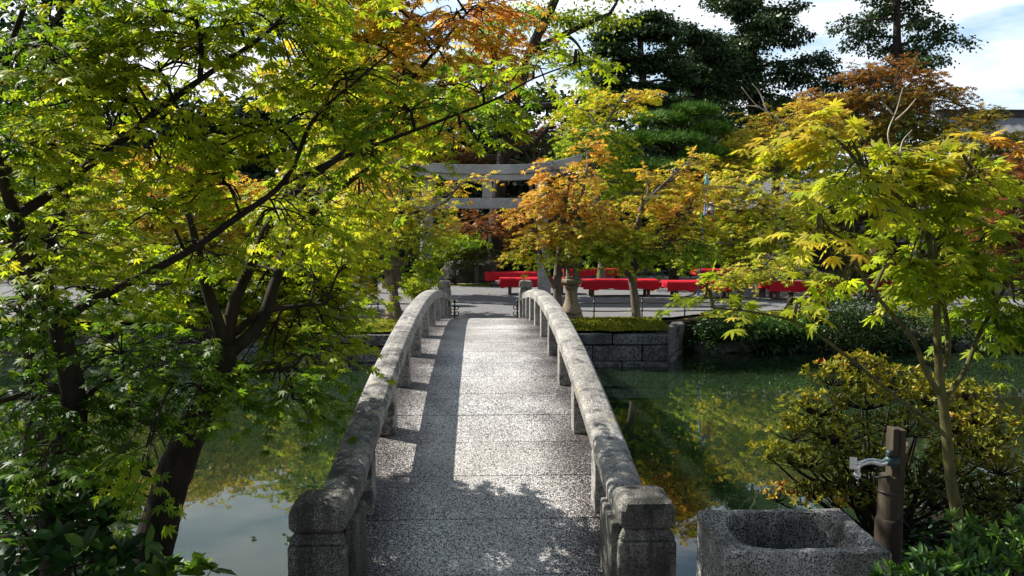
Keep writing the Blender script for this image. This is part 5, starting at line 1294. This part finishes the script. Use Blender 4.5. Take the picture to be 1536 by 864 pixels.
rosette_shrub('azalea_bush', 'wide layered azalea with bronze yellow leaves over the pond behind the tap', 'azalea', 1320, 4.3,
  [(1290, 548, 4.5, 46, 16, .66), (1250, 568, 4.4, 50, 18, .62), (1340, 572, 4.5, 60, 22, .62), (1300, 600, 4.3, 70, 26, .56), (1225, 612, 4.3, 50, 24, .58), (1385, 600, 4.4, 50, 22, .60), (1450, 590, 4.5, 50, 16, .60), (1460, 625, 4.4, 60, 24, .58), (1430, 640, 4.2, 36, 18, .72), (1360, 640, 4.2, 60, 26, .46), (1250, 650, 4.2, 70, 26, .50), (1190, 650, 4.3, 40, 22, .54), (1160, 682, 4.3, 44, 16, .56), (1215, 690, 4.1, 60, 20, .46), (1300, 690, 4.1, 60, 24, .42), (1460, 670, 4.2, 60, 24, .56), (1500, 700, 4.2, 50, 22, .6), (1430, 700, 4.0, 50, 24, .42), (1480, 740, 4.1, 56, 26, .40), (1165, 742, 4.3, 24, 18, .82), (1255, 752, 4.1, 34, 14, .68), (1205, 752, 4.2, 20, 8, .7), (1400, 750, 4.0, 60, 26, .24), (1330, 770, 4.1, 40, 24, .18), (1500, 780, 4.0, 50, 26, .3), (1400, 545, 4.6, 16, 10, .6), (1270, 720, 4.2, 60, 22, .34), (1380, 720, 4.15, 60, 26, .26), (1450, 770, 4.0, 60, 26, .28), (1220, 735, 4.25, 40, 14, .40), (1300, 745, 4.2, 44, 18, .55), (1232, 548, 4.5, 9, 6, .97), (1510, 650, 4.3, 40, 20, .6), (1530, 740, 4.1, 40, 26, .4)],
  470, 7, .035, T_NAR, 'azalea', limbs=[([(1330, 830, 4.2), (1300, 770, 4.2), (1260, 735, 4.2), (1210, 715, 4.2), (1180, 690, 4.2)], .018, .007), ([(1330, 830, 4.2), (1320, 740, 4.25), (1330, 690, 4.3)], .02, .008), ([(1350, 830, 4.15), (1375, 740, 4.2), (1390, 690, 4.2), (1430, 660, 4.2)], .018, .007)])
rosette_shrub('leafy_shrub', 'glossy bright green shrub with leaf whorls in the bottom right corner', 'shrub', 1460, 2.45,
  [(1450, 830, 2.45, 50, 26, .55), (1390, 850, 2.4, 40, 22, .5), (1510, 815, 2.5, 44, 30, .62), (1550, 850, 2.45, 50, 40, .55), (1440, 790, 2.55, 16, 12, .62), (1490, 862, 2.35, 60, 30, .5), (1340, 872, 2.35, 30, 16, .55), (1420, 880, 2.3, 60, 30, .45), (1545, 790, 2.6, 30, 20, .6)],
  330, 8, .050, T_NAR, 'glossy', elev=(15, 65), tj=.12)
rosette_shrub('leafy_shrub', 'dark broad leaved shrub between the two near maple trunks', 'shrub', 150, 3.35,
  [(150, 760, 3.4, 60, 36, .35), (60, 790, 3.3, 60, 40, .3), (110, 830, 3.3, 70, 34, .35), (30, 850, 3.2, 60, 34, .3), (190, 820, 3.4, 30, 40, .4), (170, 720, 3.45, 40, 30, .3), (10, 750, 3.3, 40, 30, .3), (200, 860, 3.3, 60, 26, .4)],
  110, 6, .085, T_OV, 'glossy', elev=(-10, 45), tj=.14)
rosette_shrub('leafy_shrub', 'small light green leafy shoot at the foot of the leaning maple', 'shrub', 280, 3.5,
  [(265, 858, 3.5, 34, 16, .75), (300, 866, 3.5, 26, 14, .8)],
  90, 6, .10, T_OV, 'glossy', elev=(0, 40), tj=.08)
print('objects', len(bpy.data.objects), 'verts', sum(len(m.vertices) for m in bpy.data.meshes))

# ------------------------------------------------------------------ unseen evergreens added behind the viewer to shade the near bank from open sky
for i, (x, y, h) in enumerate([(-8.5, -3.0, 9), (-4.5, -6.5, 11), (0.5, -8.0, 12), (5.5, -6.0, 11), (9.5, -2.5, 10), (10.5, 3.0, 9)]):
    t = thing('evergreen_tree', (x, y, -.05), 'unseen dark evergreen tree added behind the viewer to shade the near bank', 'tree', 'added evergreens shading the near bank from behind the viewer')
    cl = [(np.array([x, y, h * .30]), (2.6, 2.2, 1.8), .2), (np.array([x + .6, y, h * .55]), (3.0, 2.6, 2.2), .25), (np.array([x - .4, y - .4, h * .82]), (2.2, 2.2, 1.8), .3)]
    limb_mesh(t, [([np.array([x, y, -.1]), np.array([x + .1, y, h * .4]), np.array([x, y, h * .85])], .25, .1)], cl, M['bark_dark'], twig=.05)
    leaves_mesh('crown', T_Q, *cloud(cl, 4200, .30), M['evergreen'], t)

# low plants and dead leaves covering the soil of the near banks
def cover(name, label, x0, x1, y0, y1, n, size, mat, tint, tpl, lift, kind='stuff'):
    x = rng.uniform(x0, x1, n); y = y0 + (y1 - y0) * rng.random(n)
    keep = y < near_edge(x) + .12; x, y = x[keep], y[keep]; n = len(x)
    z = ground_z(x, y) + lift * rng.random(n) + .004
    d = rand_dirs(n) * np.array([1, 1, .3]) + np.array([0, 0, .25 if lift > .03 else 0])
    nn = rng.normal(size=(n, 3)) * (.5 if lift > .03 else .15) + np.array([0, 0, 1.0])
    o = leaves_mesh(name, tpl, np.stack([x, y, z], -1), d, nn, size * (.6 + .7 * rng.random(n)), np.clip(tint + .15 * rng.normal(size=n), 0, 1), M[mat], None)
    tag(o, label, 'plants', kind=kind)
cover('ground_cover', 'dark low leaves covering the bank under the azalea', 1.3, 5.5, 3.3, 6.0, 9000, .055, 'glossy', .22, T_OV, .10)
cover('ground_cover', 'dark low leaves covering the bank under the near maples', -6.5, -1.3, 3.0, 6.2, 11000, .055, 'glossy', .25, T_OV, .10)
n = 260
lx = rng.uniform(-6, 9, n); ly = rng.uniform(13.9, 21, n)
o = leaves_mesh('fallen_leaves', T_S3, np.stack([lx, ly, np.full(n, .035)], -1), rand_dirs(n) * np.array([1, 1, .1]), rng.normal(size=(n, 3)) * .15 + np.array([0, 0, 1.0]), .035 + .02 * rng.random(n), np.clip(.65 + .15 * rng.normal(size=n), 0, 1), M['maple_far'], None)
tag(o, 'fallen maple leaves scattered over the gravel court', 'leaves', kind='stuff')
